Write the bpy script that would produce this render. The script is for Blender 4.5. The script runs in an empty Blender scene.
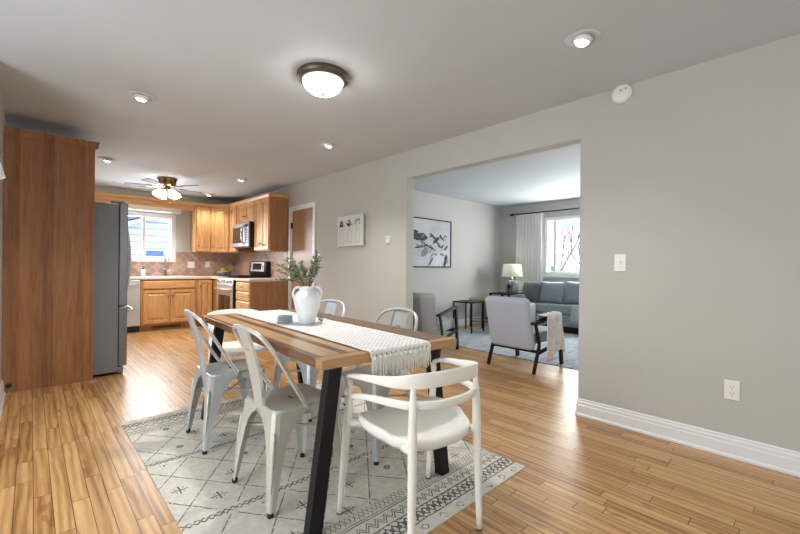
import bpy, bmesh, math, random
from mathutils import Vector, Matrix, Euler

random.seed(7)
C = bpy.context.scene.collection
PI = math.pi

# ------------------------------------------------------------------ camera, world, lights, exposure
scene = bpy.context.scene
F_PX, YAW, CAM_H, ROLL = 392.4, math.radians(43.24), 1.127, 0.010
cam_data = bpy.data.cameras.new('camera')
cam = bpy.data.objects.new('camera', cam_data)
C.objects.link(cam)
cam_data.sensor_width = 36.0
cam_data.lens = 36.0 * F_PX / 800.0
cam_data.clip_start = 0.02
cam.location = (0, 0, CAM_H)
cam.rotation_mode = 'QUATERNION'
q = Euler((PI / 2, 0, -YAW)).to_quaternion()
from mathutils import Quaternion
cam.rotation_quaternion = q @ Quaternion((0, 0, 1), ROLL)
scene.camera = cam

scene.view_settings.view_transform = 'Standard'
scene.view_settings.look = 'None'
scene.view_settings.exposure = 0.18
scene.view_settings.gamma = 1.0
scene.view_settings.use_curve_mapping = False

world = bpy.data.worlds.new('world')
scene.world = world
world.use_nodes = True
wn = world.node_tree.nodes
wn['Background'].inputs[0].default_value = (0.93, 0.965, 1.0, 1)
wn['Background'].inputs[1].default_value = 2.4


def area_light(name, loc, rot, sx, sy, power, col=(1, 1, 1), portal=False):
    d = bpy.data.lights.new(name, 'AREA')
    d.shape = 'RECTANGLE'; d.size = sx; d.size_y = sy; d.energy = power; d.color = col
    if portal: d.cycles.is_portal = True
    o = bpy.data.objects.new(name, d); C.objects.link(o)
    o.location = loc; o.rotation_euler = rot
    return o


# daylight at the two windows in view; the other three are added fill lamps
area_light('patio_fill', (-1.66, 1.6, 1.15), (0, PI / 2, 0), 2.0, 2.4, 46, (0.88, 0.94, 1.0)).rotation_euler = (0, -PI / 2, 0)  # added fill at the unseen patio door
area_light('rear_fill', (1.4, -2.35, 1.35), (PI / 2, 0, 0), 2.4, 1.5, 9, (0.92, 0.96, 1.0)).rotation_euler = (PI / 2, 0, 0)  # added fill at the unseen rear window
area_light('kitchen_window_daylight', (1.47, 8.42, 1.61), (-PI / 2, 0, 0), 0.92, 0.74, 36, (0.9, 0.95, 1.0))
area_light('living_window_daylight', (7.56, 2.55, 1.5), (0, PI / 2, 0), 1.05, 2.2, 120, (1.0, 0.99, 0.97))
area_light('living_side_fill', (5.4, -0.72, 1.4), (PI / 2, 0, 0), 2.2, 1.4, 18, (1.0, 0.98, 0.96))  # added fill lamp; the near living room wall has no window


# ------------------------------------------------------------------ node helpers
class N:
    """a tiny arithmetic wrapper round math nodes"""
    def __init__(s, nt, sock): s.nt, s.s = nt, sock
    def _m(s, op, *a):
        n = s.nt.nodes.new('ShaderNodeMath'); n.operation = op
        for i, v in enumerate((s,) + a):
            if isinstance(v, N): s.nt.links.new(v.s, n.inputs[i])
            else: n.inputs[i].default_value = v
        return N(s.nt, n.outputs[0])
    def __add__(s, o): return s._m('ADD', o)
    def __sub__(s, o): return s._m('SUBTRACT', o)
    def __mul__(s, o): return s._m('MULTIPLY', o)
    def __truediv__(s, o): return s._m('DIVIDE', o)
    def floor(s): return s._m('FLOOR')
    def fract(s): return s._m('FRACT')
    def abs(s): return s._m('ABSOLUTE')
    def lt(s, o): return s._m('LESS_THAN', o)
    def gt(s, o): return s._m('GREATER_THAN', o)
    def min(s, o): return s._m('MINIMUM', o)
    def max(s, o): return s._m('MAXIMUM', o)
    def mod(s, o): return s._m('FLOORED_MODULO', o)
    def tri(s): return (s.fract() - 0.5).abs()          # 0..0.5 triangle wave
    def inv(s): return s._m('MULTIPLY', -1.0) + 1.0


def new_mat(name):
    m = bpy.data.materials.new(name); m.use_nodes = True
    nt = m.node_tree
    return m, nt, nt.nodes['Principled BSDF']


def coords(nt, kind='Object'):
    tc = nt.nodes.new('ShaderNodeTexCoord')
    sp = nt.nodes.new('ShaderNodeSeparateXYZ')
    nt.links.new(tc.outputs[kind], sp.inputs[0])
    return N(nt, sp.outputs[0]), N(nt, sp.outputs[1]), N(nt, sp.outputs[2])


def vec(nt, x, y, z):
    n = nt.nodes.new('ShaderNodeCombineXYZ')
    for i, v in enumerate((x, y, z)):
        if isinstance(v, N): nt.links.new(v.s, n.inputs[i])
        else: n.inputs[i].default_value = v
    return n.outputs[0]


def noise(nt, v, scale, detail=4, rough=0.55, out='Fac', dist=0.0):
    n = nt.nodes.new('ShaderNodeTexNoise')
    if v is not None: nt.links.new(v, n.inputs['Vector'])
    n.inputs['Scale'].default_value = scale; n.inputs['Detail'].default_value = detail
    n.inputs['Roughness'].default_value = rough; n.inputs['Distortion'].default_value = dist
    return N(nt, n.outputs[0])


def white(nt, v):
    n = nt.nodes.new('ShaderNodeTexWhiteNoise'); n.noise_dimensions = '3D'
    nt.links.new(v, n.inputs['Vector'])
    return N(nt, n.outputs['Value'])


def ramp(nt, fac, stops, interp='LINEAR'):
    n = nt.nodes.new('ShaderNodeValToRGB'); n.color_ramp.interpolation = interp
    el = n.color_ramp.elements
    while len(el) > 1: el.remove(el[-1])
    el[0].position = stops[0][0]; el[0].color = (*stops[0][1], 1)
    for p, c in stops[1:]:
        e = el.new(p); e.color = (*c, 1)
    nt.links.new(fac.s, n.inputs[0])
    return n.outputs[0]


def mix(nt, fac, a, b, blend='MIX'):
    n = nt.nodes.new('ShaderNodeMix'); n.data_type = 'RGBA'; n.blend_type = blend
    if isinstance(fac, N): nt.links.new(fac.s, n.inputs[0])
    else: n.inputs[0].default_value = fac
    for i, v in ((6, a), (7, b)):
        if isinstance(v, tuple): n.inputs[i].default_value = (*v, 1)
        else: nt.links.new(v, n.inputs[i])
    return n.outputs[2]


def bump(nt, b, h, strength=0.3, dist=0.005):
    n = nt.nodes.new('ShaderNodeBump')
    n.inputs['Strength'].default_value = strength; n.inputs['Distance'].default_value = dist
    nt.links.new(h.s, n.inputs['Height']); nt.links.new(n.outputs[0], b.inputs['Normal'])


def srgb(r, g, b):
    f = lambda c: (c / 255 / 12.92) if c / 255 <= 0.04045 else ((c / 255 + 0.055) / 1.055) ** 2.4
    return (f(r), f(g), f(b))


def plain(name, col, rough=0.5, metal=0.0, nscale=0, namt=0.08, bmp=0.0, spec=0.5, sheen=0.0, coat=0.0):
    """procedural near-uniform material with a touch of mottling"""
    m, nt, b = new_mat(name)
    b.inputs['Roughness'].default_value = rough; b.inputs['Metallic'].default_value = metal
    b.inputs['Specular IOR Level'].default_value = spec
    if sheen: b.inputs['Sheen Weight'].default_value = sheen
    if coat: b.inputs['Coat Weight'].default_value = coat
    tc = nt.nodes.new('ShaderNodeTexCoord')
    n = noise(nt, tc.outputs['Object'], nscale or 12)
    lo = tuple(c * (1 - namt) for c in col); hi = tuple(min(1, c * (1 + namt)) for c in col)
    nt.links.new(ramp(nt, n, [(0.3, lo), (0.7, hi)]), b.inputs['Base Color'])
    if bmp:
        n2 = noise(nt, tc.outputs['Object'], (nscale or 12) * 6)
        bump(nt, b, n2, bmp, 0.002)
    return m


def emit(name, col, strength):
    m, nt, b = new_mat(name)
    b.inputs['Base Color'].default_value = (*col, 1)
    b.inputs['Emission Color'].default_value = (*col, 1)
    b.inputs['Emission Strength'].default_value = strength
    b.inputs['Roughness'].default_value = 0.3
    return m


def wood(name, lo, hi, axis='Z', scale=1.0, rough=0.4, strips=0.0, dark=None, coat=0.0, seed=0.0, var=0.5):
    """grain stretched along an axis; strips = width of glued-up boards"""
    m, nt, b = new_mat(name)
    x, y, z = coords(nt)
    a = {'X': (x, y, z), 'Y': (y, x, z), 'Z': (z, x, y)}[axis]      # a[0] is along the grain
    u, v, w = a
    off = 0.0
    if strips:
        r = (v / strips).floor()
        off = white(nt, vec(nt, r, seed, 3.0))
        g = vec(nt, u * 1.2 + off * 7.0, v * 14.0, w * 14.0 + off * 5.0)
    else:
        g = vec(nt, u * 1.2, v * 14.0, w * 14.0)
    n1 = noise(nt, g, 2.2 * scale, 5, 0.6, dist=0.6)
    n2 = noise(nt, g, 9.0 * scale, 3, 0.6)
    f = n1 * 0.75 + n2 * 0.25
    if strips: f = f * (1 - var) + off * var
    dk = dark or tuple(c * 0.6 for c in lo)
    col = ramp(nt, f, [(0.28, dk), (0.42, lo), (0.62, hi), (0.8, tuple(min(1, c * 1.15) for c in hi))])
    nt.links.new(col, b.inputs['Base Color'])
    b.inputs['Roughness'].default_value = rough
    if coat: b.inputs['Coat Weight'].default_value = coat; b.inputs['Coat Roughness'].default_value = 0.2
    bump(nt, b, f, 0.08, 0.002)
    return m


# ------------------------------------------------------------------ materials
def mat_floor():
    m, nt, b = new_mat('oak_strip_floor')
    x, y, z = coords(nt)
    W = 0.066
    fx = (x + 5.0) / W
    row = fx.floor()
    r1 = white(nt, vec(nt, row, 1.0, 0.0)); r2 = white(nt, vec(nt, row, 7.0, 0.0))
    L = r2 * 0.5 + 0.95
    fy = (y + 20.0 + r1 * 3.0) / L
    # jitter cuts plank lengths unevenly
    col = fy.floor()
    jit = white(nt, vec(nt, row, col, 5.0)) * 0.5
    sub = fy.fract().gt(jit + 0.25)
    pid = col * 2.0 + sub
    t = white(nt, vec(nt, row, pid, 2.0)); t2 = white(nt, vec(nt, row, pid, 9.0))
    g = vec(nt, x * 26.0 + t * 40.0, y * 1.3 + t2 * 30.0, t * 11.0)
    n1 = noise(nt, g, 1.4, 5, 0.62, dist=1.2)
    n2 = noise(nt, g, 7.0, 3, 0.6)
    wv = nt.nodes.new('ShaderNodeTexWave'); wv.inputs['Scale'].default_value = 0.9
    wv.inputs['Distortion'].default_value = 9.0; wv.inputs['Detail'].default_value = 2.5
    wv.inputs['Detail Scale'].default_value = 0.8
    nt.links.new(vec(nt, x * 9.0 + t2 * 20.0, y * 1.1 + t * 20.0, t), wv.inputs['Vector'])
    wave = N(nt, wv.outputs['Fac'])
    f = n1 * 0.52 + n2 * 0.13 + wave * 0.16 + t * 0.19
    c = ramp(nt, f, [(0.28, srgb(134, 92, 50)), (0.41, srgb(170, 125, 76)), (0.55, srgb(194, 150, 98)), (0.74, srgb(214, 176, 124))])
    knot = noise(nt, vec(nt, x * 3.0, y * 1.2, t * 3.0), 3.2, 2, 0.5)
    c = mix(nt, (knot.gt(0.685)) * 0.40, c, srgb(120, 78, 40))
    ex = fx.tri(); ey = fy.tri()
    gapx = ex.gt(0.5 - 0.0015 / W)
    e2 = (fy.fract() - (jit + 0.25)).abs()
    gapy = (ey.gt(0.4985)).max(e2.lt(0.0016))
    gap = gapx.max(gapy)
    c = mix(nt, gap * 0.92, c, srgb(70, 42, 24))
    nt.links.new(c, b.inputs['Base Color'])
    rr = n1 * 0.12 + 0.27
    nt.links.new(rr.s, b.inputs['Roughness'])
    b.inputs['Specular IOR Level'].default_value = 0.5
    h = (gap.inv()) * 0.8 + n2 * 0.03 + t * 0.12
    bump(nt, b, h, 0.35, 0.0015)
    return m


def mat_wall(name, col, bmp=0.12):
    m, nt, b = new_mat(name)
    tc = nt.nodes.new('ShaderNodeTexCoord')
    n = noise(nt, tc.outputs['Object'], 1.3, 3)
    lo = tuple(c * 0.975 for c in col); hi = tuple(c * 1.02 for c in col)
    nt.links.new(ramp(nt, n, [(0.3, lo), (0.7, hi)]), b.inputs['Base Color'])
    b.inputs['Roughness'].default_value = 0.75
    b.inputs['Specular IOR Level'].default_value = 0.3
    n2 = noise(nt, tc.outputs['Object'], 120, 3)
    bump(nt, b, n2, bmp, 0.001)
    return m


def mat_rug():
    m, nt, b = new_mat('cream_trellis_rug')
    x, y, z = coords(nt)                       # local: x 0..1.58, y 0..2.25
    tc = nt.nodes.new('ShaderNodeTexCoord')
    wob = noise(nt, tc.outputs['Object'], 26, 2)
    xw = x + (wob - 0.5) * 0.012; yw = y + (wob - 0.5) * 0.012
    brk = noise(nt, tc.outputs['Object'], 75, 2)
    # trellis
    P, Q = 0.347, 1.33
    a1 = ((yw + xw * Q) / P + 0.20).tri(); a2 = ((yw - xw * Q) / P + 0.78).tri()
    lat = (a1.gt(0.485)).max(a2.gt(0.485)) * brk.gt(0.42)
    # crosses in the cells, alternate rows replaced by small chains of x
    u = (yw + xw * Q) / P + 0.20; v = (yw - xw * Q) / P + 0.78
    cu = u.fract() - 0.5; cv = v.fract() - 0.5
    # back to local cell metres (offset from the cell centre)
    dy = (cu + cv) * (P * 0.5); dx = (cu - cv) * (P * 0.5 / Q)
    cellid = white(nt, vec(nt, u.floor(), v.floor(), 1.0))
    r = dx.abs() + dy.abs()
    plus = (dx.abs().lt(0.004)).max(dy.abs().lt(0.004)) * (r.lt(0.040))
    dots = ((dx.abs() - 0.018).abs().lt(0.004)) * ((dy.abs() - 0.018).abs().lt(0.004))
    diam = ((r - 0.016).abs().lt(0.009))
    cross = (plus.max(dots)) * cellid.gt(0.45) + diam * (cellid.lt(0.45)) * cellid.gt(0.18)
    # chain rows of x every 0.70 m
    yy = (yw - 0.72) / 0.70
    yr = (yy + 0.5).fract() - 0.5
    yc = yr * 0.70
    zz1 = ((xw / 0.062).tri() * 2.0 - 0.5) * 0.032
    chain = ((yc - zz1).abs().lt(0.0052)).max((yc + zz1).abs().lt(0.0052)) * (brk.gt(0.40))
    latc = lat * (yc.abs().gt(0.038))
    cross = cross * (yc.abs().gt(0.045))
    body = (latc.max(cross)).max(chain)
    # end borders, mirrored
    e = yw.min((yw * -1.0) + 2.25)
    zg = ((xw / 0.05).tri() * 2.0 - 0.5) * 0.034
    zig = ((e - 0.182 - zg).abs().lt(0.0045)).max((e - 0.200 - zg).abs().lt(0.0035))
    lines = ((e - 0.236).abs().lt(0.0028)).max((e - 0.250).abs().lt(0.0022)).max((e - 0.148).abs().lt(0.003)).max((e - 0.070).abs().lt(0.003))
    zb = ((xw / 0.075).tri() * 2.0 - 0.5) * 0.05
    dense = (((e - 0.108 - zb).abs().lt(0.007)).max((e - 0.108 + zb).abs().lt(0.007))).max((((xw / 0.0375).fract() - 0.5).abs() * 0.0375 + (e - 0.108).abs() - 0.012).abs().lt(0.004))
    dense = dense.max(((e - 0.108).abs().gt(0.030)) * brk.gt(0.5)) * ((e - 0.109).abs().lt(0.037))
    sparse = ((((xw / 0.12).fract() - 0.5).abs() * 0.12 + (e - 0.032).abs() - 0.020).abs().lt(0.0035)) * (brk.gt(0.46))
    bx = (((xw / 0.05).tri() * 0.1 + 0.262) - e).abs().lt(0.0035)
    bx2 = ((((xw / 0.05).tri() * -0.1) + 0.312) - e).abs().lt(0.0035)
    border = ((zig.max(lines)).max(dense)).max(sparse.max(bx).max(bx2))
    inb = e.lt(0.318)
    pat = border * inb + body * (inb.inv())
    fade = noise(nt, tc.outputs['Object'], 7, 3)
    pat = pat * (fade * 0.5 + 0.66)
    basec = ramp(nt, noise(nt, tc.outputs['Object'], 30, 4), [(0.3, srgb(196, 192, 181)), (0.7, srgb(216, 212, 202))])
    nt.links.new(mix(nt, pat._m('MINIMUM', 1.0), basec, srgb(84, 84, 86)), b.inputs['Base Color'])
    b.inputs['Roughness'].default_value = 0.95
    b.inputs['Specular IOR Level'].default_value = 0.1
    bump(nt, b, noise(nt, tc.outputs['Object'], 260, 2), 0.5, 0.002)
    return m


def mat_tile():
    m, nt, b = new_mat('diagonal_beige_tile')
    x, y, z = coords(nt)
    h = x + y
    S = 0.145
    u = (h + z) / S + 0.31; v = (h - z) / S + 0.31
    e = (u.tri().gt(0.478)).max(v.tri().gt(0.478))
    t = white(nt, vec(nt, u.floor(), v.floor(), 0.0))
    n = noise(nt, vec(nt, h, z, 0.0), 14, 4)
    c = ramp(nt, t * 0.55 + n * 0.45, [(0.25, srgb(160, 128, 112)), (0.55, srgb(180, 148, 132)), (0.8, srgb(196, 168, 152))])
    nt.links.new(mix(nt, e, c, srgb(204, 188, 176)), b.inputs['Base Color'])
    b.inputs['Roughness'].default_value = 0.3
    bump(nt, b, e.inv(), 0.3, 0.002)
    return m


def mat_siding():
    m, nt, b = new_mat('pale_lap_siding')
    x, y, z = coords(nt)
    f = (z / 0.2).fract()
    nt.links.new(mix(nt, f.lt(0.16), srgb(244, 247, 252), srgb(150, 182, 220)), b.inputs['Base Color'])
    b.inputs['Roughness'].default_value = 0.7
    return m


def mat_macrame():
    m, nt, b = new_mat('white_macrame_cotton')
    x, y, z = coords(nt)
    a1 = ((x + y) / 0.028).tri(); a2 = ((x - y) / 0.028).tri()
    hole = (a1 + a2).lt(0.24)
    n = noise(nt, vec(nt, x, y, z), 60, 3)
    hole = hole * n.gt(0.44)
    nt.links.new(mix(nt, hole * 0.85, srgb(216, 216, 214), srgb(96, 88, 82)), b.inputs['Base Color'])
    b.inputs['Roughness'].default_value = 0.95
    bump(nt, b, (a1 * a2) * 2.0 + n * 0.4, 0.9, 0.004)
    return m


def mat_living_rug():
    m, nt, b = new_mat('blue_grey_rug')
    x, y, z = coords(nt)
    g = vec(nt, x * 1.0, y * 7.0, z)
    n = noise(nt, g, 3.0, 5, 0.65)
    nt.links.new(ramp(nt, n, [(0.35, srgb(128, 138, 148)), (0.5, srgb(160, 168, 176)), (0.68, srgb(188, 194, 200))]), b.inputs['Base Color'])
    b.inputs['Roughness'].default_value = 0.95
    return m


def mat_distressed(name, col, chip=(0.12, 0.10, 0.09)):
    m, nt, b = new_mat(name)
    tc = nt.nodes.new('ShaderNodeTexCoord')
    n = noise(nt, tc.outputs['Object'], 9, 5, 0.7)
    n2 = noise(nt, tc.outputs['Object'], 38, 4, 0.7)
    base = ramp(nt, n, [(0.3, tuple(c * 0.86 for c in col)), (0.7, col)])
    chipf = (n2 * 0.6 + n * 0.4).gt(0.625)
    nt.links.new(mix(nt, chipf * 0.7, base, chip), b.inputs['Base Color'])
    b.inputs['Roughness'].default_value = 0.30
    b.inputs['Metallic'].default_value = 0.3
    return m


def mat_sheer():
    m, nt, b = new_mat('sheer_white_curtain')
    x, y, z = coords(nt)
    n = noise(nt, vec(nt, x * 3, y * 3, z * 40), 6, 3)
    nt.links.new(ramp(nt, n, [(0.3, (0.90, 0.90, 0.89)), (0.7, (0.95, 0.95, 0.94))]), b.inputs['Base Color'])
    b.inputs['Roughness'].default_value = 0.9
    tr = nt.nodes.new('ShaderNodeBsdfTranslucent'); tr.inputs[0].default_value = (0.9, 0.9, 0.9, 1)
    tp = nt.nodes.new('ShaderNodeBsdfTransparent')
    m1 = nt.nodes.new('ShaderNodeMixShader'); m1.inputs[0].default_value = 0.3
    m2 = nt.nodes.new('ShaderNodeMixShader'); m2.inputs[0].default_value = 0.06
    nt.links.new(b.outputs[0], m1.inputs[1]); nt.links.new(tr.outputs[0], m1.inputs[2])
    nt.links.new(m1.outputs[0], m2.inputs[1]); nt.links.new(tp.outputs[0], m2.inputs[2])
    nt.links.new(m2.outputs[0], nt.nodes['Material Output'].inputs[0])
    return m


def mat_glass():
    m, nt, b = new_mat('clear_pane')
    gl = nt.nodes.new('ShaderNodeBsdfGlossy'); gl.inputs['Roughness'].default_value = 0.02
    tp = nt.nodes.new('ShaderNodeBsdfTransparent'); tp.inputs[0].default_value = (0.97, 0.98, 0.98, 1)
    mx = nt.nodes.new('ShaderNodeMixShader'); mx.inputs[0].default_value = 0.05
    nt.links.new(tp.outputs[0], mx.inputs[1]); nt.links.new(gl.outputs[0], mx.inputs[2])
    nt.links.new(mx.outputs[0], nt.nodes['Material Output'].inputs[0])
    return m


M = {}
M['floor'] = mat_floor()
M['wall'] = mat_wall('warm_grey_paint', srgb(189, 189, 183))
M['wall_living'] = mat_wall('cool_grey_paint', srgb(188, 187, 184))
M['ceiling'] = mat_wall('ceiling_paint', srgb(199, 206, 212), 0.08)
M['trim'] = plain('white_trim_paint', srgb(226, 227, 228), 0.35, nscale=3, namt=0.02)
M['oak_v'] = wood('honey_oak_vertical', srgb(198, 146, 92), srgb(220, 172, 118), 'Z', 1.0, 0.35, dark=srgb(170, 118, 68))
M['oak_shaded'] = wood('honey_oak_gap_shade', srgb(176, 124, 74), srgb(200, 150, 98), 'Z', 1.0, 0.4, dark=srgb(150, 100, 56))  # darker than the doors: shade of the door gaps put into the colour
M['oak_h'] = wood('honey_oak_horizontal', srgb(200, 148, 94), srgb(222, 174, 120), 'X', 1.0, 0.35, dark=srgb(174, 122, 70))
M['oak_light'] = wood('light_oak_drawer', srgb(218, 176, 124), srgb(232, 196, 146), 'X', 1.0, 0.35, dark=srgb(196, 150, 98))
M['panel'] = wood('brown_oak_veneer', srgb(140, 93, 56), srgb(170, 119, 77), 'Z', 0.9, 0.5, strips=0.075, var=0.26, dark=srgb(106, 66, 36))
M['panel_y'] = wood('brown_oak_end_panel', srgb(160, 112, 74), srgb(186, 136, 96), 'Z', 0.9, 0.45, strips=0.13, var=0.3, dark=srgb(138, 92, 58))
M['door_wood'] = plain('tan_door_laminate', srgb(160, 124, 92), 0.3, nscale=2, namt=0.06)
M['acacia'] = wood('acacia_table', srgb(116, 84, 58), srgb(176, 142, 106), 'Y', 1.0, 0.30, strips=0.046, var=0.42, dark=srgb(90, 62, 42), seed=4.0)
M['acacia_end'] = wood('acacia_breadboard', srgb(140, 100, 64), srgb(190, 148, 104), 'X', 1.0, 0.30, strips=0.05, var=0.40, dark=srgb(104, 70, 42))
M['black_steel'] = plain('black_powder_steel', (0.008, 0.008, 0.009), 0.5, 0.1, spec=0.3)
M['black_wood'] = plain('black_stained_wood', (0.010, 0.009, 0.009), 0.6, spec=0.3)
M['black_plastic'] = plain('black_plastic', (0.01, 0.01, 0.01), 0.35)
M['rubber'] = plain('black_rubber', (0.015, 0.015, 0.015), 0.8)
M['stainless'] = plain('brushed_stainless', srgb(204, 204, 203), 0.32, 0.6, nscale=4)
M['steel_dark'] = plain('dark_stainless', srgb(128, 130, 132), 0.38, 0.6, nscale=3, namt=0.05)
M['fridge_side'] = plain('grey_fridge_side', srgb(118, 121, 124), 0.5, 0.1, nscale=2, namt=0.04)
M['black_glass'] = plain('black_oven_glass', (0.012, 0.012, 0.014), 0.08, coat=0.5)
M['chrome'] = plain('chrome', srgb(205, 205, 205), 0.12, 1.0)
M['bronze'] = plain('oil_rubbed_bronze', srgb(98, 88, 78), 0.35, 0.6)
M['brass'] = plain('antique_brass', srgb(150, 130, 92), 0.22, 0.95)
M['gold'] = plain('pale_brass', srgb(176, 158, 110), 0.35, 0.7)
M['cherry'] = wood('cherry_fan_blade', srgb(74, 34, 28), srgb(98, 48, 38), 'X', 1.0, 0.55)
M['counter'] = plain('cream_laminate_counter', srgb(222, 206, 190), 0.3, nscale=60, namt=0.06)
M['white_plastic'] = plain('white_moulded_plastic', srgb(238, 237, 229), 0.4, nscale=3, namt=0.015)
M['ceramic'] = plain('matte_white_ceramic', srgb(226, 228, 230), 0.55, nscale=20, namt=0.03, bmp=0.1)
M['plate'] = plain('white_switch_plate', srgb(232, 231, 227), 0.35, nscale=3, namt=0.01)
M['slot'] = plain('dark_slot', (0.03, 0.03, 0.03), 0.6)
M['frost_glass'] = emit('lit_frosted_glass', (1.0, 0.96, 0.90), 20.0)
M['fan_glass'] = emit('lit_fan_shade', (1.0, 0.96, 0.90), 11.0)
M['led'] = emit('lit_lamp_lens', (1.0, 0.96, 0.9), 10.0)
M['lampshade'] = emit('lit_fabric_shade', srgb(214, 220, 196), 0.28)
M['grey_fabric'] = plain('light_grey_upholstery', srgb(184, 193, 210), 0.9, nscale=40, namt=0.04, bmp=0.3, sheen=0.2)
M['grey_fabric2'] = plain('mid_grey_upholstery', srgb(158, 165, 170), 0.9, nscale=40, namt=0.05, bmp=0.3, sheen=0.2)
M['sofa'] = plain('blue_grey_sofa_fabric', srgb(140, 151, 155), 0.9, nscale=30, namt=0.06, bmp=0.3, sheen=0.2)
M['cushion'] = plain('blue_grey_cushion', srgb(130, 138, 145), 0.9, nscale=20, namt=0.06, bmp=0.3)
M['cushion_dark'] = plain('dark_grey_cushion', srgb(92, 94, 98), 0.9, nscale=20, namt=0.06, bmp=0.3)
M['throw'] = plain('grey_knit_throw', srgb(222, 222, 220), 0.95, nscale=30, namt=0.16, bmp=0.9)
M['throw_pale'] = plain('pale_throw', srgb(172, 180, 184), 0.95, nscale=30, namt=0.15, bmp=0.6)
M['leaf'] = plain('dusty_green_leaf', srgb(118, 132, 104), 0.65, nscale=30, namt=0.35)
M['stem'] = plain('green_brown_stem', srgb(86, 84, 60), 0.7)
M['lemon'] = plain('lemon_peel', srgb(206, 200, 70), 0.45, nscale=8, namt=0.12, bmp=0.3)
M['bowl'] = plain('grey_bowl', srgb(92, 92, 92), 0.4)
M['book'] = plain('slate_blue_cover', srgb(146, 158, 164), 0.6)
M['paper'] = plain('page_paper', srgb(206, 204, 196), 0.9)
M['macrame'] = mat_macrame()
M['fringe'] = plain('cotton_fringe', srgb(232, 229, 220), 0.95, nscale=50, namt=0.08)
M['sheer'] = mat_sheer()
M['glass'] = mat_glass()
M['rug'] = mat_rug()
M['rug_living'] = mat_living_rug()
M['tile'] = mat_tile()
M['siding'] = mat_siding()
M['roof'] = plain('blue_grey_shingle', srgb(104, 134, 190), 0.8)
M['roof_white'] = plain('white_fascia', srgb(225, 228, 232), 0.7)
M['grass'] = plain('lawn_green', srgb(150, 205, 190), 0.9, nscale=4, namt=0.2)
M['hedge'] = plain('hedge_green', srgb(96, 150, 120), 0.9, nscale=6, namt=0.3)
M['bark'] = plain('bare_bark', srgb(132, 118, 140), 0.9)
M['snow'] = plain('pale_ground', srgb(200, 205, 208), 0.9, nscale=1)
M['canvas'] = plain('canvas_white', srgb(212, 214, 212), 0.85, nscale=6, namt=0.03)
M['canvas_grey'] = plain('canvas_cloud_grey', srgb(188, 190, 198), 0.85, nscale=1.6, namt=0.22)
M['ink'] = plain('dark_paint', srgb(66, 68, 74), 0.8)
M['ink2'] = plain('grey_paint', srgb(132, 136, 144), 0.8)
M['ink3'] = plain('pale_line_paint', srgb(182, 188, 190), 0.8)
M['canvas_edge'] = plain('olive_canvas_edge', srgb(150, 150, 128), 0.8)
M['crate'] = wood('crate_pine', srgb(150, 100, 60), srgb(190, 138, 90), 'X', 1.0, 0.5)
CH_M = [mat_distressed('distressed_paint_a', srgb(196, 201, 203)), mat_distressed('distressed_paint_b', srgb(204, 205, 198)),
        mat_distressed('distressed_paint_c', srgb(190, 192, 190)), mat_distressed('distressed_paint_d', srgb(206, 212, 220))]


# ------------------------------------------------------------------ mesh helpers
def box(bm, x0, x1, y0, y1, z0, z1, mi=0):
    vs = [bm.verts.new((x, y, z)) for z in (z0, z1) for y in (y0, y1) for x in (x0, x1)]
    for f in ((0, 2, 3, 1), (4, 5, 7, 6), (0, 1, 5, 4), (2, 6, 7, 3), (0, 4, 6, 2), (1, 3, 7, 5)):
        fc = bm.faces.new([vs[i] for i in f]); fc.material_index = mi
    return vs


def loft(bm, rings, closed=True, cap=True, mi=0):
    R = [[bm.verts.new(p) for p in r] for r in rings]
    n = len(R[0])
    for a, b in zip(R[:-1], R[1:]):
        for i in range(n if closed else n - 1):
            j = (i + 1) % n
            f = bm.faces.new((a[i], a[j], b[j], b[i])); f.material_index = mi
    if cap:
        f = bm.faces.new(list(reversed(R[0]))); f.material_index = mi
        f = bm.faces.new(R[-1]); f.material_index = mi
    return R


def catmull(pts, sub=6):
    P = [Vector(p) for p in pts]
    Q = [P[0] * 2 - P[1]] + P + [P[-1] * 2 - P[-2]]
    out = []
    for i in range(1, len(Q) - 2):
        for k in range(sub):
            t = k / sub
            a, b, c, d = Q[i - 1], Q[i], Q[i + 1], Q[i + 2]
            out.append(0.5 * ((2 * b) + (c - a) * t + (2 * a - 5 * b + 4 * c - d) * t * t + (3 * b - a - 3 * c + d) * t ** 3))
    out.append(P[-1])
    return out


def tube(bm, pts, r, n=8, sub=0, mi=0, flat=None, up=None):
    """round (or flattened) tube; r scalar or list per point; flat=(a,b) half sizes with 'up' the direction of b"""
    P = [Vector(p) for p in pts]
    rs = r if isinstance(r, (list, tuple)) else [r] * len(P)
    if sub:
        m = len(P)
        P2 = catmull(P, sub)
        rs = [rs[min(int(i / sub), m - 1)] * (1 - (i % sub) / sub) + rs[min(int(i / sub) + 1, m - 1)] * ((i % sub) / sub) for i in range(len(P2))]
        P = P2
    rings = []
    prev = None
    for i, p in enumerate(P):
        t = (P[min(i + 1, len(P) - 1)] - P[max(i - 1, 0)]).normalized()
        if up is not None:
            u = Vector(up); s = t.cross(u).normalized(); w = s.cross(t).normalized()
        else:
            if prev is None:
                ref = Vector((0, 0, 1)) if abs(t.z) < 0.9 else Vector((1, 0, 0))
                s = t.cross(ref).normalized()
            else:
                s = (prev - t * prev.dot(t)).normalized()
            w = s.cross(t).normalized(); prev = s
        ra, rb = (rs[i], rs[i]) if flat is None else (flat[0] * rs[i], flat[1] * rs[i])
        rings.append([p + s * (math.cos(2 * PI * k / n) * ra) + w * (math.sin(2 * PI * k / n) * rb) for k in range(n)])
    loft(bm, rings, mi=mi)


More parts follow.
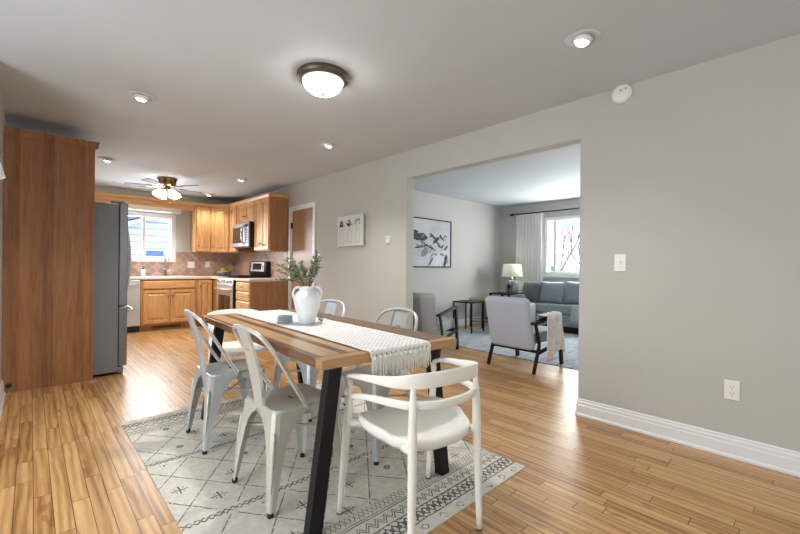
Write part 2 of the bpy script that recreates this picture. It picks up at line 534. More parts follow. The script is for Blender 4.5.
def bar(bm, a, b, w, d, up=(0, 0, 1), mi=0):
    """rectangular bar from a to b: w across, d along 'up'"""
    a, b = Vector(a), Vector(b); t = (b - a).normalized(); u = Vector(up)
    s = t.cross(u)
    if s.length < 1e-4: s = t.cross(Vector((1, 0, 0)))
    s.normalize(); v = s.cross(t).normalized()
    rings = [[p + s * (w / 2) * i + v * (d / 2) * j for i, j in ((-1, -1), (1, -1), (1, 1), (-1, 1))] for p in (a, b)]
    loft(bm, rings, mi=mi)


def lathe(bm, prof, n=24, c=(0, 0, 0), mi=0, cap=True):
    rings = [[(c[0] + r * math.cos(2 * PI * k / n), c[1] + r * math.sin(2 * PI * k / n), c[2] + z) for k in range(n)] for r, z in prof]
    loft(bm, rings, cap=cap, mi=mi)


def prism(bm, poly, axis, d0, d1, mi=0):
    """extrude a 2D polygon along an axis"""
    def P(a, b, d): return {'X': (d, a, b), 'Y': (a, d, b), 'Z': (a, b, d)}[axis]
    loft(bm, [[P(a, b, d0) for a, b in poly], [P(a, b, d1) for a, b in poly]], mi=mi)


def rect_steps(bm, x0, x1, z0, z1, steps, mi=0):
    """raised panel facing -Y: steps of (inset, y)"""
    rings = [[(x0 + i, y, z0 + i), (x1 - i, y, z0 + i), (x1 - i, y, z1 - i), (x0 + i, y, z1 - i)] for i, y in steps]
    loft(bm, rings, mi=mi)


def rrect(w, d, r, z, n=4, cx=0, cy=0):
    pts = []
    for sx, sy, a0 in ((1, 1, 0), (-1, 1, 90), (-1, -1, 180), (1, -1, 270)):
        for k in range(n + 1):
            a = math.radians(a0 + 90 * k / n)
            pts.append((cx + sx * (w / 2 - r) + r * math.cos(a), cy + sy * (d / 2 - r) + r * math.sin(a), z))
    return pts


def obj(name, bm, mat, parent=None, smooth=False, bevel=0.0, subsurf=0, seg=2):
    bmesh.ops.recalc_face_normals(bm, faces=bm.faces)
    me = bpy.data.meshes.new(name); bm.to_mesh(me); bm.free()
    for m_ in (mat if isinstance(mat, (list, tuple)) else [mat]): me.materials.append(m_)
    if smooth:
        for p in me.polygons: p.use_smooth = True
    o = bpy.data.objects.new(name, me); C.objects.link(o)
    if parent: o.parent = parent
    if bevel:
        b = o.modifiers.new('Bevel', 'BEVEL'); b.width = bevel; b.segments = seg; b.limit_method = 'ANGLE'
        b.angle_limit = math.radians(40)
    if subsurf:
        s = o.modifiers.new('Subdivision', 'SUBSURF'); s.levels = subsurf; s.render_levels = subsurf
    return o


def B(): return bmesh.new()


def bx(name, dims, mat, parent=None, bevel=0.0, smooth=False):
    bm = B(); box(bm, *dims); return obj(name, bm, mat, parent, smooth, bevel)


def tag(o, label, cat, group=None):
    o['label'] = label; o['category'] = cat
    if group: o['group'] = group
    return o


def thing(name, label, cat, loc=(0, 0, 0), rz=0.0, group=None):
    o = bpy.data.objects.new(name, None); C.objects.link(o)
    o.empty_display_size = 0.1
    o.location = loc; o.rotation_euler = (0, 0, rz)
    return tag(o, label, cat, group)


def struct(name, bm, mat, **k):
    o = obj(name, bm, mat, **k); o['kind'] = 'structure'; return o


def dup(root, loc, rz, label, group=None, mats=None):
    r = root.copy(); C.objects.link(r); r.location = loc; r.rotation_euler = (0, 0, rz); r['label'] = label
    if group: r['group'] = group
    for ch in list(root.children):
        c = ch.copy(); C.objects.link(c); c.parent = r
        if mats and ch.data.materials[0].name in mats:
            c.data = ch.data.copy(); c.data.materials[0] = mats[ch.data.materials[0].name]
        for g in list(ch.children):
            d = g.copy(); C.objects.link(d); d.parent = c
    return r


# ------------------------------------------------------------------ the room shell
XR, XT = 3.092, 3.207          # dining face and living face of the dividing wall
YK = 8.29                      # kitchen back wall
XL = -0.178                    # left wall in the kitchen part
XLW = -1.75                    # recessed left wall of the dining part
YB = -2.5                      # wall behind the camera
H = 2.44
LX, LY, LB = 7.40, 4.72, -0.85  # living room window wall, picture wall, near wall
OY0, OY1, OH = 1.262, 3.187, 2.135   # wide opening
DY0, DY1, DH = 5.190, 5.90, 2.03     # door in the dividing wall
YS = 3.62                      # where the left wall steps in

bm = B(); box(bm, XLW - .2, LX + .2, YB - .2, YK + .2, -0.12, 0.0); struct('floor', bm, M['floor'])
bm = B(); box(bm, XLW - .2, XR + .06, YB - .2, YK + .2, H, H + .12); box(bm, XR + .06, LX + .2, LB - .2, LY + .2, H, H + .12); struct('ceiling', bm, M['ceiling'])

bm = B()
for y0, y1, z0, z1 in ((YB, OY0, 0, H), (OY0, OY1, OH, H), (OY1, DY0, 0, H), (DY0, DY1, DH, H), (DY1, YK + .1, 0, H)):
    box(bm, XR, XT, y0, y1, z0, z1)
bmesh.ops.remove_doubles(bm, verts=bm.verts, dist=1e-5)
struct('wall_right', bm, M['wall'])

KW = (0.95, 1.985, 1.175, 2.06)     # kitchen window outer x0,x1,z0,z1
bm = B()
for x0, x1, z0, z1 in ((XL - .1, KW[0], 0, H), (KW[1], XR, 0, H), (KW[0], KW[1], 0, KW[2]), (KW[0], KW[1], KW[3], H)):
    box(bm, x0, x1, YK, YK + .14, z0, z1)
struct('wall_kitchen', bm, M['wall'])

bm = B(); box(bm, XL - .12, XL, YS, YK, 0, H); struct('wall_left', bm, M['wall'])
bm = B(); box(bm, XLW, XL - .12, YS, YS + .12, 0, H); struct('wall_left_return', bm, M['wall'])
PD = (0.3, 2.9, 0.0, 2.1)
bm = B()
for y0, y1, z0, z1 in ((YB, PD[0], 0, H), (PD[1], YS, 0, H), (PD[0], PD[1], PD[3], H)):
    box(bm, XLW - .12, XLW, y0, y1, z0, z1)
struct('wall_left_dining', bm, M['wall'])
RW = (0.1, 2.7, 0.55, 2.1)
bm = B()
for x0, x1, z0, z1 in ((XLW, RW[0], 0, H), (RW[1], XR, 0, H), (RW[0], RW[1], 0, RW[2]), (RW[0], RW[1], RW[3], H)):
    box(bm, x0, x1, YB - .12, YB, z0, z1)
struct('wall_rear', bm, M['wall'])

LW = (1.45, 3.70, 1.0, 2.12)     # living window y0,y1,z0,z1
bm = B()
for y0, y1, z0, z1 in ((LB, LW[0], 0, H), (LW[1], LY + .12, 0, H), (LW[0], LW[1], 0, LW[2]), (LW[0], LW[1], LW[3], H)):
    box(bm, LX, LX + .14, y0, y1, z0, z1)
struct('wall_living_window', bm, M['wall_living'])
bm = B(); box(bm, XT, LX, LY, LY + .12, 0, H); struct('wall_living_picture', bm, M['wall_living'])
bm = B(); box(bm, XT, LX, LB - .12, LB, 0, H); struct('wall_living_near', bm, M['wall_living'])


def baseboard(name, poly_pts, outward, h=0.13, t=0.016):
    """stepped profile swept along a straight wall from p0 to p1; outward = unit normal into the room"""
    bm = B()
    (x0, y0), (x1, y1) = poly_pts
    nx, ny = outward
    prof = [(0, 0), (t + .010, 0), (t + .010, .012), (t, .022), (t, h * .62), (t * .75, h * .66), (t * .75, h * .80), (t * .45, h * .86), (t * .45, h * .95), (0, h)]
    rings = [[(x + nx * d, y + ny * d, z) for d, z in prof] for x, y in ((x0, y0), (x1, y1))]
    loft(bm, rings)
    return struct(name, bm, M['trim'])


baseboard('baseboard_right', ((XR, YB + .02), (XR, OY0 - .0)), (-1, 0))
baseboard('baseboard_right_end', ((XR + .002, OY0), (XT, OY0)), (0, 1), t=0.014)
baseboard('baseboard_right_middle', ((XR, OY1), (XR, DY0 - .065)), (-1, 0))
baseboard('baseboard_left', ((XL, YS), (XL, 4.80)), (1, 0))
baseboard('baseboard_living', ((XT, LY), (LX - .02, LY)), (0, -1))
baseboard('baseboard_living_window', ((LX, LB + .02), (LX, LY - .02)), (-1, 0))

# kitchen window
w1 = thing('window_1', 'white sliding kitchen window over the sink', 'window'); w1['kind'] = 'structure'
bm = B()
x0, x1, z0, z1 = KW
fw = .075
for a in ((x0, x1, z0, z0 + fw), (x0, x1, z1 - fw, z1), (x0, x0 + fw, z0 + fw, z1 - fw), (x1 - fw, x1, z0 + fw, z1 - fw)):
    box(bm, a[0], a[1], YK - .012, YK + .10, a[2], a[3])
obj('window_frame', bm, M['trim'], w1, bevel=.004)
bm = B()
for a in ((1.455, 1.50, z0 + fw, z1 - fw), (1.50, x1 - fw, z0 + fw, z0 + fw + .03), (1.50, x1 - fw, z1 - fw - .03, z1 - fw), (x1 - fw - .03, x1 - fw, z0 + fw + .03, z1 - fw - .03)):
    box(bm, a[0], a[1], YK + .02, YK + .055, a[2], a[3])
obj('sliding_sash', bm, M['trim'], w1, bevel=.003)
bm = B(); box(bm, x0 + fw, x1 - fw, YK + .060, YK + .064, z0 + fw, z1 - fw); obj('pane', bm, M['glass'], w1)

# living room window
w2 = thing('window_2', 'white framed living room window', 'window'); w2['kind'] = 'structure'
y0, y1, z0, z1 = LW
fw = .06
bm = B()
for a in ((y0, y1, z0, z0 + fw), (y0, y1, z1 - fw, z1), (y0, y0 + fw, z0 + fw, z1 - fw), (y1 - fw, y1, z0 + fw, z1 - fw)):
    box(bm, LX - .01, LX + .11, a[0], a[1], a[2], a[3])
obj('window_frame', bm, M['trim'], w2, bevel=.004)
bm = B()
for yy in (3.50, 2.0):
    box(bm, LX + .02, LX + .08, yy - .03, yy + .03, z0 + fw, z1 - fw)
for a in ((2.03, 3.47, z0 + fw, z0 + fw + .03), (2.03, 3.47, z1 - fw - .03, z1 - fw)):
    box(bm, LX + .03, LX + .07, *a)
obj('mullion', bm, M['trim'], w2, bevel=.003)
bm = B(); box(bm, LX + .085, LX + .089, y0 + fw, y1 - fw, z0 + fw, z1 - fw); obj('pane', bm, M['glass'], w2)
bm = B(); box(bm, LX - .05, LX - .0105, y0 - .05, y1 + .03, z0 - .045, z0 - .005); obj('window_sill', bm, M['trim'], w2, bevel=.004)

# unseen patio door and rear window, added to carry the fill light
w3 = thing('window_3', 'unseen sliding patio door added for fill light left of the dining table', 'window'); w3['kind'] = 'structure'
bm = B()
y0, y1, z0, z1 = PD
for a in ((y0, y1, z0, z0 + .06), (y0, y1, z1 - .07, z1), (y0, y0 + .07, z0, z1), (y1 - .07, y1, z0, z1), (1.56, 1.64, z0, z1)):
    box(bm, XLW - .11, XLW - .01, *a)
obj('window_frame', bm, M['trim'], w3)
bm = B(); box(bm, XLW - .08, XLW - .075, y0 + .07, y1 - .07, .06, z1 - .07); obj('pane', bm, M['glass'], w3)
w4 = thing('window_4', 'unseen rear window added for fill light behind the camera', 'window'); w4['kind'] = 'structure'
bm = B()
x0, x1, z0, z1 = RW
for a in ((x0, x1, z0, z0 + .07), (x0, x1, z1 - .07, z1), (x0, x0 + .07, z0, z1), (x1 - .07, x1, z0, z1), (1.36, 1.44, z0, z1)):
    box(bm, a[0], a[1], YB - .11, YB - .01, a[2], a[3])
obj('window_frame', bm, M['trim'], w4)
bm = B(); box(bm, x0 + .07, x1 - .07, YB - .08, YB - .075, z0 + .07, z1 - .07); obj('pane', bm, M['glass'], w4)

# interior door with white casing in the dividing wall
d1 = thing('door_1', 'flush tan door in white casing beside the kitchen cabinets', 'door'); d1['kind'] = 'structure'
bx('door_panel', (XR + .012, XR + .047, DY0 + .02, DY1 - .02, .008, DH - .015), M['door_wood'], d1, .002)
bm = B()
for a in ((DY0, DY0 + .018, 0, DH), (DY1 - .018, DY1, 0, DH), (DY0, DY1, DH - .014, DH)):
    box(bm, XR + .001, XT - .001, *a)
obj('door_jamb', bm, M['trim'], d1)
bm = B()
for a in ((DY0 - .058, DY0 + .006, 0, DH + .058), (DY1 - .006, DY1 + .052, 0, DH + .058), (DY0 + .006, DY1 - .006, DH - .006, DH + .058)):
    box(bm, XR - .018, XR, *a)
obj('door_casing', bm, M['trim'], d1, bevel=.004)
for zz in (1.78, .25):
    bm = B(); tube(bm, [(XR - .002, DY1 - .02, zz - .05), (XR - .002, DY1 - .02, zz + .05)], .009); box(bm, XR - .004, XR + .012, DY1 - .034, DY1 - .006, zz - .045, zz + .045)
    obj('hinge', bm, M['black_steel'], d1)
bm = B(); lathe(bm, [(.006, 0), (.026, .012), (.03, .03), (.018, .045), (.002, .048)], 16)
k = obj('door_knob', bm, M['chrome'], d1, smooth=True); k.location = (XR + .012, DY0 + .09, 1.0); k.rotation_euler = (0, -PI / 2, 0)

# backsplash tiling belongs to the shell
bm = B()
box(bm, XL, KW[0], YK - .010, YK, .915, 1.372); box(bm, KW[0], KW[1], YK - .010, YK, .915, KW[2]); box(bm, KW[1], XR, YK - .010, YK, .915, 1.372)
box(bm, XR - .010, XR, 5.98, YK - .010, .915, 1.40)
struct('wall_backsplash', bm, M['tile'])


# ------------------------------------------------------------------ kitchen cabinets
DOOR_STEPS = [(0, 0.0), (0, -.018), (.004, -.023), (.046, -.023), (.053, -.008), (.068, -.008), (.092, -.021), (.093, -.021)]
DRAW_STEPS = [(0, 0.0), (0, -.010), (.016, -.022), (.018, -.022)]


def cabinet(name, label, loc, rz, w, d, z0, z1, doors=(), drawers=(), toe=0.0, mat=None, crown=False, side=None, group=None, vent=False):
    """local: front at y=0 facing -Y, body to y=d, x 0..w"""
    t = thing(name, label, 'cabinet', loc, rz, group)
    mat = mat or M['oak_v']
    bm = B()
    box(bm, 0, w, 0, d, z0 + toe, z1)
    if toe: box(bm, 0, w, .07, d, z0, z0 + toe)
    obj('body', bm, M['oak_shaded'] if mat == M['oak_v'] else mat, t, bevel=.002)
    for (a, b, c, e, hx) in doors:
        bm = B(); rect_steps(bm, a, b, c, e, DOOR_STEPS)
        dr = obj('door', bm, mat, t)
        hz = c + .10 if z0 > 1 else e - .10
        bm = B(); lathe(bm, [(.005, 0), (.005, .012), (.013, .018), (.013, .026), (.004, .030)], 10)
        kn = obj('knob', bm, M['bronze'], dr, smooth=True); kn.location = (hx, -.023, hz); kn.rotation_euler = (PI / 2, 0, 0)
    for (a, b, c, e, hasknob) in drawers:
        bm = B(); rect_steps(bm, a, b, c, e, DRAW_STEPS)
        dr = obj('drawer', bm, M['oak_light'] if hasknob else M['oak_h'], t)
        if hasknob:
            bm = B(); cx, cz = (a + b) / 2, (c + e) / 2
            tube(bm, [(cx - .04, -.020, cz + .004), (cx - .035, -.036, cz), (cx + .035, -.036, cz), (cx + .04, -.020, cz + .004)], .0045, 6)
            obj('pull', bm, M['bronze'], dr, smooth=True)
    if side is not None:
        bm = B(); box(bm, w, w + .006, -.002, d, z0 if toe else z0, z1); obj('side_panel', bm, side, t)
    if vent:
        bm = B(); box(bm, .18, .62, .062, .071, z0 + .03, z0 + .075)
        v = obj('toe_vent', bm, M['panel'], t)
        bm = B()
        for i in range(18): box(bm, .19 + i * .0235, .203 + i * .0235, .058, .0625, z0 + .036, z0 + .069)
        obj('vent_slot', bm, M['slot'], v)
    return t


def crown_strip(bm, p0, p1, n, z, h=.045, d=.035):
    prof = [(0, z - .012), (.008, z - .012), (.012, z), (.022, z + h * .5), (d, z + h * .75), (d, z + h), (0, z + h)]
    loft(bm, [[(x + n[0] * a, y + n[1] * a, zz) for a, zz in prof] for x, y in (p0, p1)])


BT = .875
FY = 7.69                    # base cabinet fronts on the back wall
cabinet('base_cabinet', 'oak sink base cabinet with two raised panel doors under the window', (1.33, FY, 0), 0, .862, .585, 0, BT,
        doors=[(.03, .425, .13, .69, .40), (.437, .832, .13, .69, .462)], drawers=[(.03, .832, .71, .85, False)], toe=.10, vent=True)
cabinet('base_cabinet', 'narrow single-door oak base cabinet beside the range', (2.194, FY, 0), 0, .268, .585, 0, BT,
        doors=[(.02, .25, .13, .85, .045)], toe=.10)
cabinet('base_cabinet', 'oak base cabinet behind the refrigerator', (XL + .01, FY, 0), 0, .84, .585, 0, BT,
        doors=[(.02, .41, .13, .69, .38), (.43, .82, .13, .69, .46)], drawers=[(.02, .82, .71, .85, False)], toe=.10)
FX = 2.47
cabinet('base_cabinet', 'oak base cabinet with a stack of drawers and plain end panel right of the range', (FX, 6.558, 0), -PI / 2, .578, .605, 0, BT,
        drawers=[(.02, .556, .115 + i * .150, .255 + i * .150, True) for i in range(5)], toe=.10, side=M['panel_y'])
cabinet('base_cabinet', 'blank oak corner cabinet left of the range', (FX, 8.265, 0), -PI / 2, .925, .605, 0, BT, toe=.10)

# upper cabinets
UZ0, UZ1 = 1.372, 2.245
UX, UY = 2.772, 7.975


def crown_obj(parent, segs):
    bm = B()
    for s in segs: crown_strip(bm, *s)
    return obj('crown_molding', bm, M['oak_h'], parent)


c = cabinet('wall_cabinet', 'single-door oak wall cabinet right of the kitchen window', (2.235, UY, 0), 0, .275, .305, UZ0, UZ1,
            doors=[(.02, .262, UZ0 + .015, UZ1 - .025, .045)])
crown_obj(c, [((0, 0), (.275, 0), (0, -1), UZ1)])
# diagonal corner
t = thing('wall_cabinet', 'diagonal corner oak wall cabinet above the lemon bowl', 'cabinet', (0, 0, 0))
bm = B(); prism(bm, [(2.513, UY + .001), (UX - .001, 7.70), (3.085, 7.70), (3.085, 8.275), (2.513, 8.275)], 'Z', UZ0, UZ1); obj('body', bm, M['oak_v'], t)
ang = math.atan2(7.70 - UY, UX - 2.513); ln = math.hypot(7.70 - UY, UX - 2.513)
bm = B(); rect_steps(bm, .02, ln - .02, UZ0 + .015, UZ1 - .025, DOOR_STEPS)
dr = obj('door', bm, M['oak_v'], t); dr.location = (2.513, UY, 0); dr.rotation_euler = (0, 0, ang)
bm = B(); lathe(bm, [(.005, 0), (.005, .012), (.013, .018), (.013, .026), (.004, .030)], 10)
kn = obj('knob', bm, M['bronze'], dr, smooth=True); kn.location = (.05, -.020, UZ0 + .11); kn.rotation_euler = (PI / 2, 0, 0)
nx, ny = math.sin(ang), -math.cos(ang)
crown_obj(t, [((2.513, UY), (UX, 7.70), (nx, ny), UZ1)])
c = cabinet('wall_cabinet', 'narrow oak wall cabinet between corner and microwave', (UX, 7.696, 0), -PI / 2, .378, .31, UZ0, UZ1,
            doors=[(.03, .35, UZ0 + .015, UZ1 - .025, .32)])
crown_obj(c, [((0, 0), (.378, 0), (0, -1), UZ1)])
c = cabinet('wall_cabinet', 'short two-door oak wall cabinet above the microwave', (UX, 7.315, 0), -PI / 2, .760, .31, 1.875, UZ1,
            doors=[(.02, .375, 1.89, UZ1 - .025, .345), (.385, .74, 1.89, UZ1 - .025, .415)])
crown_obj(c, [((0, 0), (.760, 0), (0, -1), UZ1)])
c = cabinet('wall_cabinet', 'tall two-door oak wall cabinet with brown end panel next to the door', (UX, 6.552, 0), -PI / 2, .566, .31, UZ0, UZ1,
            doors=[(.015, .278, UZ0 + .015, UZ1 - .025, .255), (.288, .55, UZ0 + .015, UZ1 - .025, .311)], side=M['panel_y'])
crown_obj(c, [((0, 0), (.60, 0), (0, -1), UZ1), ((.572, -.03), (.572, .31), (1, 0), UZ1)])

# valance board across the window
t = thing('cabinet_valance', 'long oak valance board bridging the cabinets above the window', 'valance', (0, 0, 0))
bm = B(); box(bm, XL + .002, 2.233, UY, UY + .02, 2.14, UZ1); obj('board', bm, M['oak_h'], t)
crown_obj(t, [((XL + .004, UY), (2.233, UY), (0, -1), UZ1)])

# countertops
bm = B()
prism(bm, [(XL + .002, 7.66), (2.44, 7.66), (2.44, 7.345), (3.08, 7.345), (3.08, 8.278), (XL + .002, 8.278)], 'Z', BT + .001, .915)
tag(obj('countertop', bm, M['counter'], bevel=.006), 'cream L-shaped kitchen countertop under the window', 'countertop')
bm = B(); box(bm, 2.44, 3.08, 5.955, 6.565, BT + .001, .915)
tag(obj('countertop', bm, M['counter'], bevel=.006), 'short cream countertop right of the range', 'countertop')

# sink and faucet
t = thing('sink', 'white sink rim set in the counter below the window', 'sink', (1.75, 7.93, .915))
bm = B(); loft(bm, [rrect(.62, .42, .05, .0005), rrect(.62, .42, .05, .008), rrect(.58, .38, .05, .008), rrect(.56, .36, .05, .0015)]); obj('rim', bm, M['ceramic'], t)
t = thing('faucet', 'tall chrome kitchen faucet behind the sink', 'faucet', (1.79, 8.18, .915))
bm = B(); lathe(bm, [(.03, 0), (.03, .012), (.022, .03), (.020, .12), (.016, .14)], 14); obj('base', bm, M['chrome'], t, smooth=True)
bm = B(); tube(bm, [(0, 0, .13), (0, 0, .30), (.005, -.03, .35), (.01, -.08, .37), (.012, -.13, .35), (.012, -.15, .29)], [.013, .012, .012, .012, .014, .016], 10, 5); obj('spout', bm, M['chrome'], t, smooth=True)
bm = B(); tube(bm, [(.018, 0, .08), (.06, -.01, .10), (.085, -.01, .12)], [.008, .007, .006], 8, 3); obj('handle', bm, M['chrome'], t, smooth=True)
t = thing('soap_bottle', 'white soap bottle with black pump beside the sink', 'bottle', (1.435, 8.12, .915))
bm = B(); lathe(bm, [(.034, 0), (.036, .01), (.036, .11), (.026, .125), (.014, .13)], 16); obj('bottle_body', bm, M['ceramic'], t, smooth=True)
bm = B(); lathe(bm, [(.014, .128), (.014, .15), (.006, .152), (.006, .18)], 12); tube(bm, [(0, 0, .178), (0, -.03, .178)], .006, 8); obj('pump', bm, M['black_plastic'], t, smooth=True)

# bowl of lemons
t = thing('fruit_bowl', 'dark grey bowl on the counter corner', 'bowl', (2.76, 8.02, .915))
bm = B(); lathe(bm, [(.07, 0), (.08, .004), (.135, .03), (.155, .085), (.147, .085), (.126, .034), (.07, .012), (.002, .010)], 24); obj('bowl_body', bm, M['bowl'], t, smooth=True)
lem = None
lpos = [(-.07, 0, .075, 'lemon at the left side of the dark bowl'), (.07, .01, .075, 'lemon at the right side of the dark bowl'), (0, -.06, .078, 'lemon at the front of the dark bowl'),
        (.0, .05, .080, 'lemon at the back of the dark bowl'), (.0, .0, .125, 'lemon on top of the pile in the dark bowl')]
for i, (a, b_, z_, lab) in enumerate(lpos):
    if lem is None:
        bm = B(); lathe(bm, [(.004, -.044), (.012, -.038), (.026, -.024), (.033, 0), (.026, .024), (.012, .038), (.004, .044)], 14)
        lem = obj('lemon', bm, M['lemon'], smooth=True); o = lem
    else:
        o = lem.copy(); C.objects.link(o)
    tag(o, 'yellow ' + lab, 'lemon', 'lemons in the grey bowl')
    o.location = (2.76 + a, 8.02 + b_, .915 + z_); o.rotation_euler = (PI / 2, 0, i * 1.1)

# wall plates
def outlet(name, label, loc, rz, w=.075, h=.118, style='outlet'):
    t = thing(name, label, 'wall plate', loc, rz)
    bm = B(); rect_steps(bm, -w / 2, w / 2, -h / 2, h / 2, [(0, 0), (0, -.004), (.004, -.007), (.006, -.007)]); obj('cover_plate', bm, M['plate'], t)
    if style == 'outlet':
        for s in (-1, 1):
            bm = B(); lathe(bm, [(.0165, 0), (.0165, .003), (.015, .004)], 16)
            r = obj('receptacle', bm, M['plate'], t); r.location = (0, -.006, s * .0195); r.rotation_euler = (PI / 2, 0, 0)
            bm = B(); box(bm, -.008, -.0055, -.001, .008, .0038, .0045); box(bm, .0055, .008, -.001, .008, .0038, .0045)
            lathe(bm, [(.0028, .0038), (.0028, .0045)], 8, (0, -.009, 0)); obj('slot', bm, M['slot'], r)
    elif style == 'switch':
        bm = B(); box(bm, -.006, .006, -.016, -.006, -.004, .016); obj('toggle', bm, M['plate'], t, bevel=.001)
    else:
        bm = B(); rect_steps(bm, -.017, .017, -.034, .034, [(0, -.006), (0, -.009), (.002, -.011)]); obj('rocker', bm, M['plate'], t)
    return t


outlet('light_switch', 'white switch plate on the tile backsplash, nearer the window', (2.25, YK - .0105, 1.13), 0, .12, .118, 'rocker')
outlet('power_outlet', 'white outlet on the tile backsplash, nearer the lemon bowl', (2.55, YK - .0105, 1.135), 0)
outlet('power_outlet', 'white duplex outlet low on the right wall above the baseboard', (XR - .0005, .348, .403), -PI / 2)
outlet('light_switch', 'single white toggle switch on the right wall', (XR - .0005, .972, 1.172), -PI / 2, .078, .125, 'switch')
outlet('light_switch', 'white switch plate just right of the tan door', (XR - .0005, 5.04, 1.25), -PI / 2, .075, .118, 'switch')

# roller blind cassette
t = thing('roller_blind', 'white rolled-up blind over the kitchen window', 'blind', (0, 0, 0))
bm = B(); box(bm, .90, 2.045, 8.16, YK - .014, 2.085, 2.185); obj('cassette', bm, M['trim'], t, bevel=.012)
bm = B(); tube(bm, [(.95, 8.20, 2.079), (2.0, 8.20, 2.079)], .008, 8); obj('bottom_bar', bm, M['trim'], t)

# ------------------------------------------------------------------ appliances
# dishwasher
t = thing('dishwasher', 'stainless dishwasher left of the sink cabinet', 'dishwasher', (.725, FY, 0))
bx('body', (0, .60, .01, .58, .10, .87), M['steel_dark'], t)
bx('door', (.003, .597, -.022, .009, .115, .865), M['stainless'], t, .004)
bx('toe_kick', (.003, .597, .06, .10, 0, .10), M['black_plastic'], t)
bm = B(); tube(bm, [(.06, -.02, .80), (.07, -.055, .80), (.30, -.062, .80), (.53, -.055, .80), (.54, -.02, .80)], .009, 8, 3); obj('handle', bm, M['stainless'], t, smooth=True)

# range
t = thing('range', 'stainless slide-in range with black cooktop between the drawers and corner', 'stove', (2.452, 7.333, 0), -PI / 2)
W = .76
bx('body', (0, W, .0, .62, .03, .895), M['black_steel'], t)
bx('cooktop', (0, W, -.01, .57, .8955, .918), M['black_steel'], t, .004)
bm = B()
for cx in (.13, .38, .63):
    x0, x1 = cx - .115, cx + .115
    for yy in (.06, .28, .50): bar(bm, (x0, yy, .938), (x1, yy, .938), .012, .012)
    for xx in (x0 + .006, cx, x1 - .006): bar(bm, (xx, .06, .938), (xx, .50, .938), .012, .012)
    for xx in (x0 + .02, x1 - .02):
        for yy in (.09, .47): box(bm, xx - .006, xx + .006, yy - .006, yy + .006, .9182, .934)
obj('grate', bm, M['black_steel'], t)
bm = B(); prism(bm, [(-.045, .785), (-.010, .915), (0, .915), (0, .785)], 'X', .0, W); cp = obj('control_panel', bm, M['stainless'], t, bevel=.003)
for i in range(5):
    bm = B(); lathe(bm, [(.021, 0), (.021, .012), (.017, .030), (.003, .032)], 14)
    k = obj('burner_knob', bm, M['chrome'], t, smooth=True); k.location = (.09 + i * .145, -.028, .85); k.rotation_euler = (PI / 2 - .26, 0, 0)
d = bx('oven_door', (.008, W - .008, -.040, -.001, .225, .775), M['stainless'], t, .004)
bx('oven_window', (.11, W - .11, -.045, -.0405, .33, .62), M['black_glass'], d, .002)
bm = B(); tube(bm, [(.05, -.04, .715), (.055, -.085, .72), (W - .055, -.085, .72), (W - .05, -.04, .715)], .013, 10); obj('handle', bm, M['stainless'], d, smooth=True)
d = bx('storage_drawer', (.008, W - .008, -.038, -.001, .04, .215), M['stainless'], t, .004)
bx('side_trim', (W, W + .006, -.03, .60, .04, .89), M['black_steel'], t)
# back guard
bm = B(); prism(bm, [(.575, .9185), (.55, .955), (.53, 1.02), (.545, 1.19), (.575, 1.205), (.618, 1.205), (.618, .9185)], 'X', .02, W - .02); g = obj('back_guard', bm, M['black_steel'], t, bevel=.006)
bm = B(); prism(bm, [(.525, 1.022), (.540, 1.188), (.548, 1.188), (.533, 1.022)], 'X', .10, W - .10); obj('control_face', bm, M['stainless'], g)
bm = B(); prism(bm, [(.5235, 1.055), (.5350, 1.165), (.541, 1.165), (.528, 1.055)], 'X', .20, W - .20); obj('display', bm, M['black_glass'], g)
for xx in (.135, W - .135):
    bm = B(); lathe(bm, [(.016, 0), (.016, .012), (.004, .016)], 12); k = obj('timer_knob', bm, M['chrome'], g, smooth=True); k.location = (xx, .532, 1.11); k.rotation_euler = (PI / 2, 0, 0)

# microwave
t = thing('microwave', 'stainless over-the-range microwave with curved handle', 'microwave', (2.692, 7.309, 1.445), -PI / 2)
W = .75
bx('body', (0, W, .0, .385, 0, .425), M['black_steel'], t, .003)
d = bx('door', (.004, W - .17, -.028, -.001, .008, .420), M['steel_dark'], t, .004)
bx('door_window', (.05, W - .25, -.033, -.0285, .075, .350), M['black_glass'], d, .002)
bm = B(); tube(bm, [(W - .205, -.028, .05), (W - .200, -.062, .10), (W - .198, -.074, .21), (W - .200, -.062, .32), (W - .205, -.028, .375)], .012, 10, 4); obj('handle', bm, M['chrome'], d, smooth=True)
cpn = bx('control_panel', (W - .166, W - .004, -.028, -.001, .008, .420), M['steel_dark'], t, .003)
bx('display', (W - .150, W - .02, -.030, -.0285, .34, .39), M['black_glass'], cpn)
bm = B()
for i in range(3):
    for j in range(6): box(bm, W - .148 + i * .045, W - .112 + i * .045, -.0295, -.0285, .06 + j * .043, .09 + j * .043)
obj('button', bm, M['black_plastic'], cpn)
bx('vent_bottom', (.02, W - .02, .01, .37, -.012, -.0005), M['black_steel'], t)

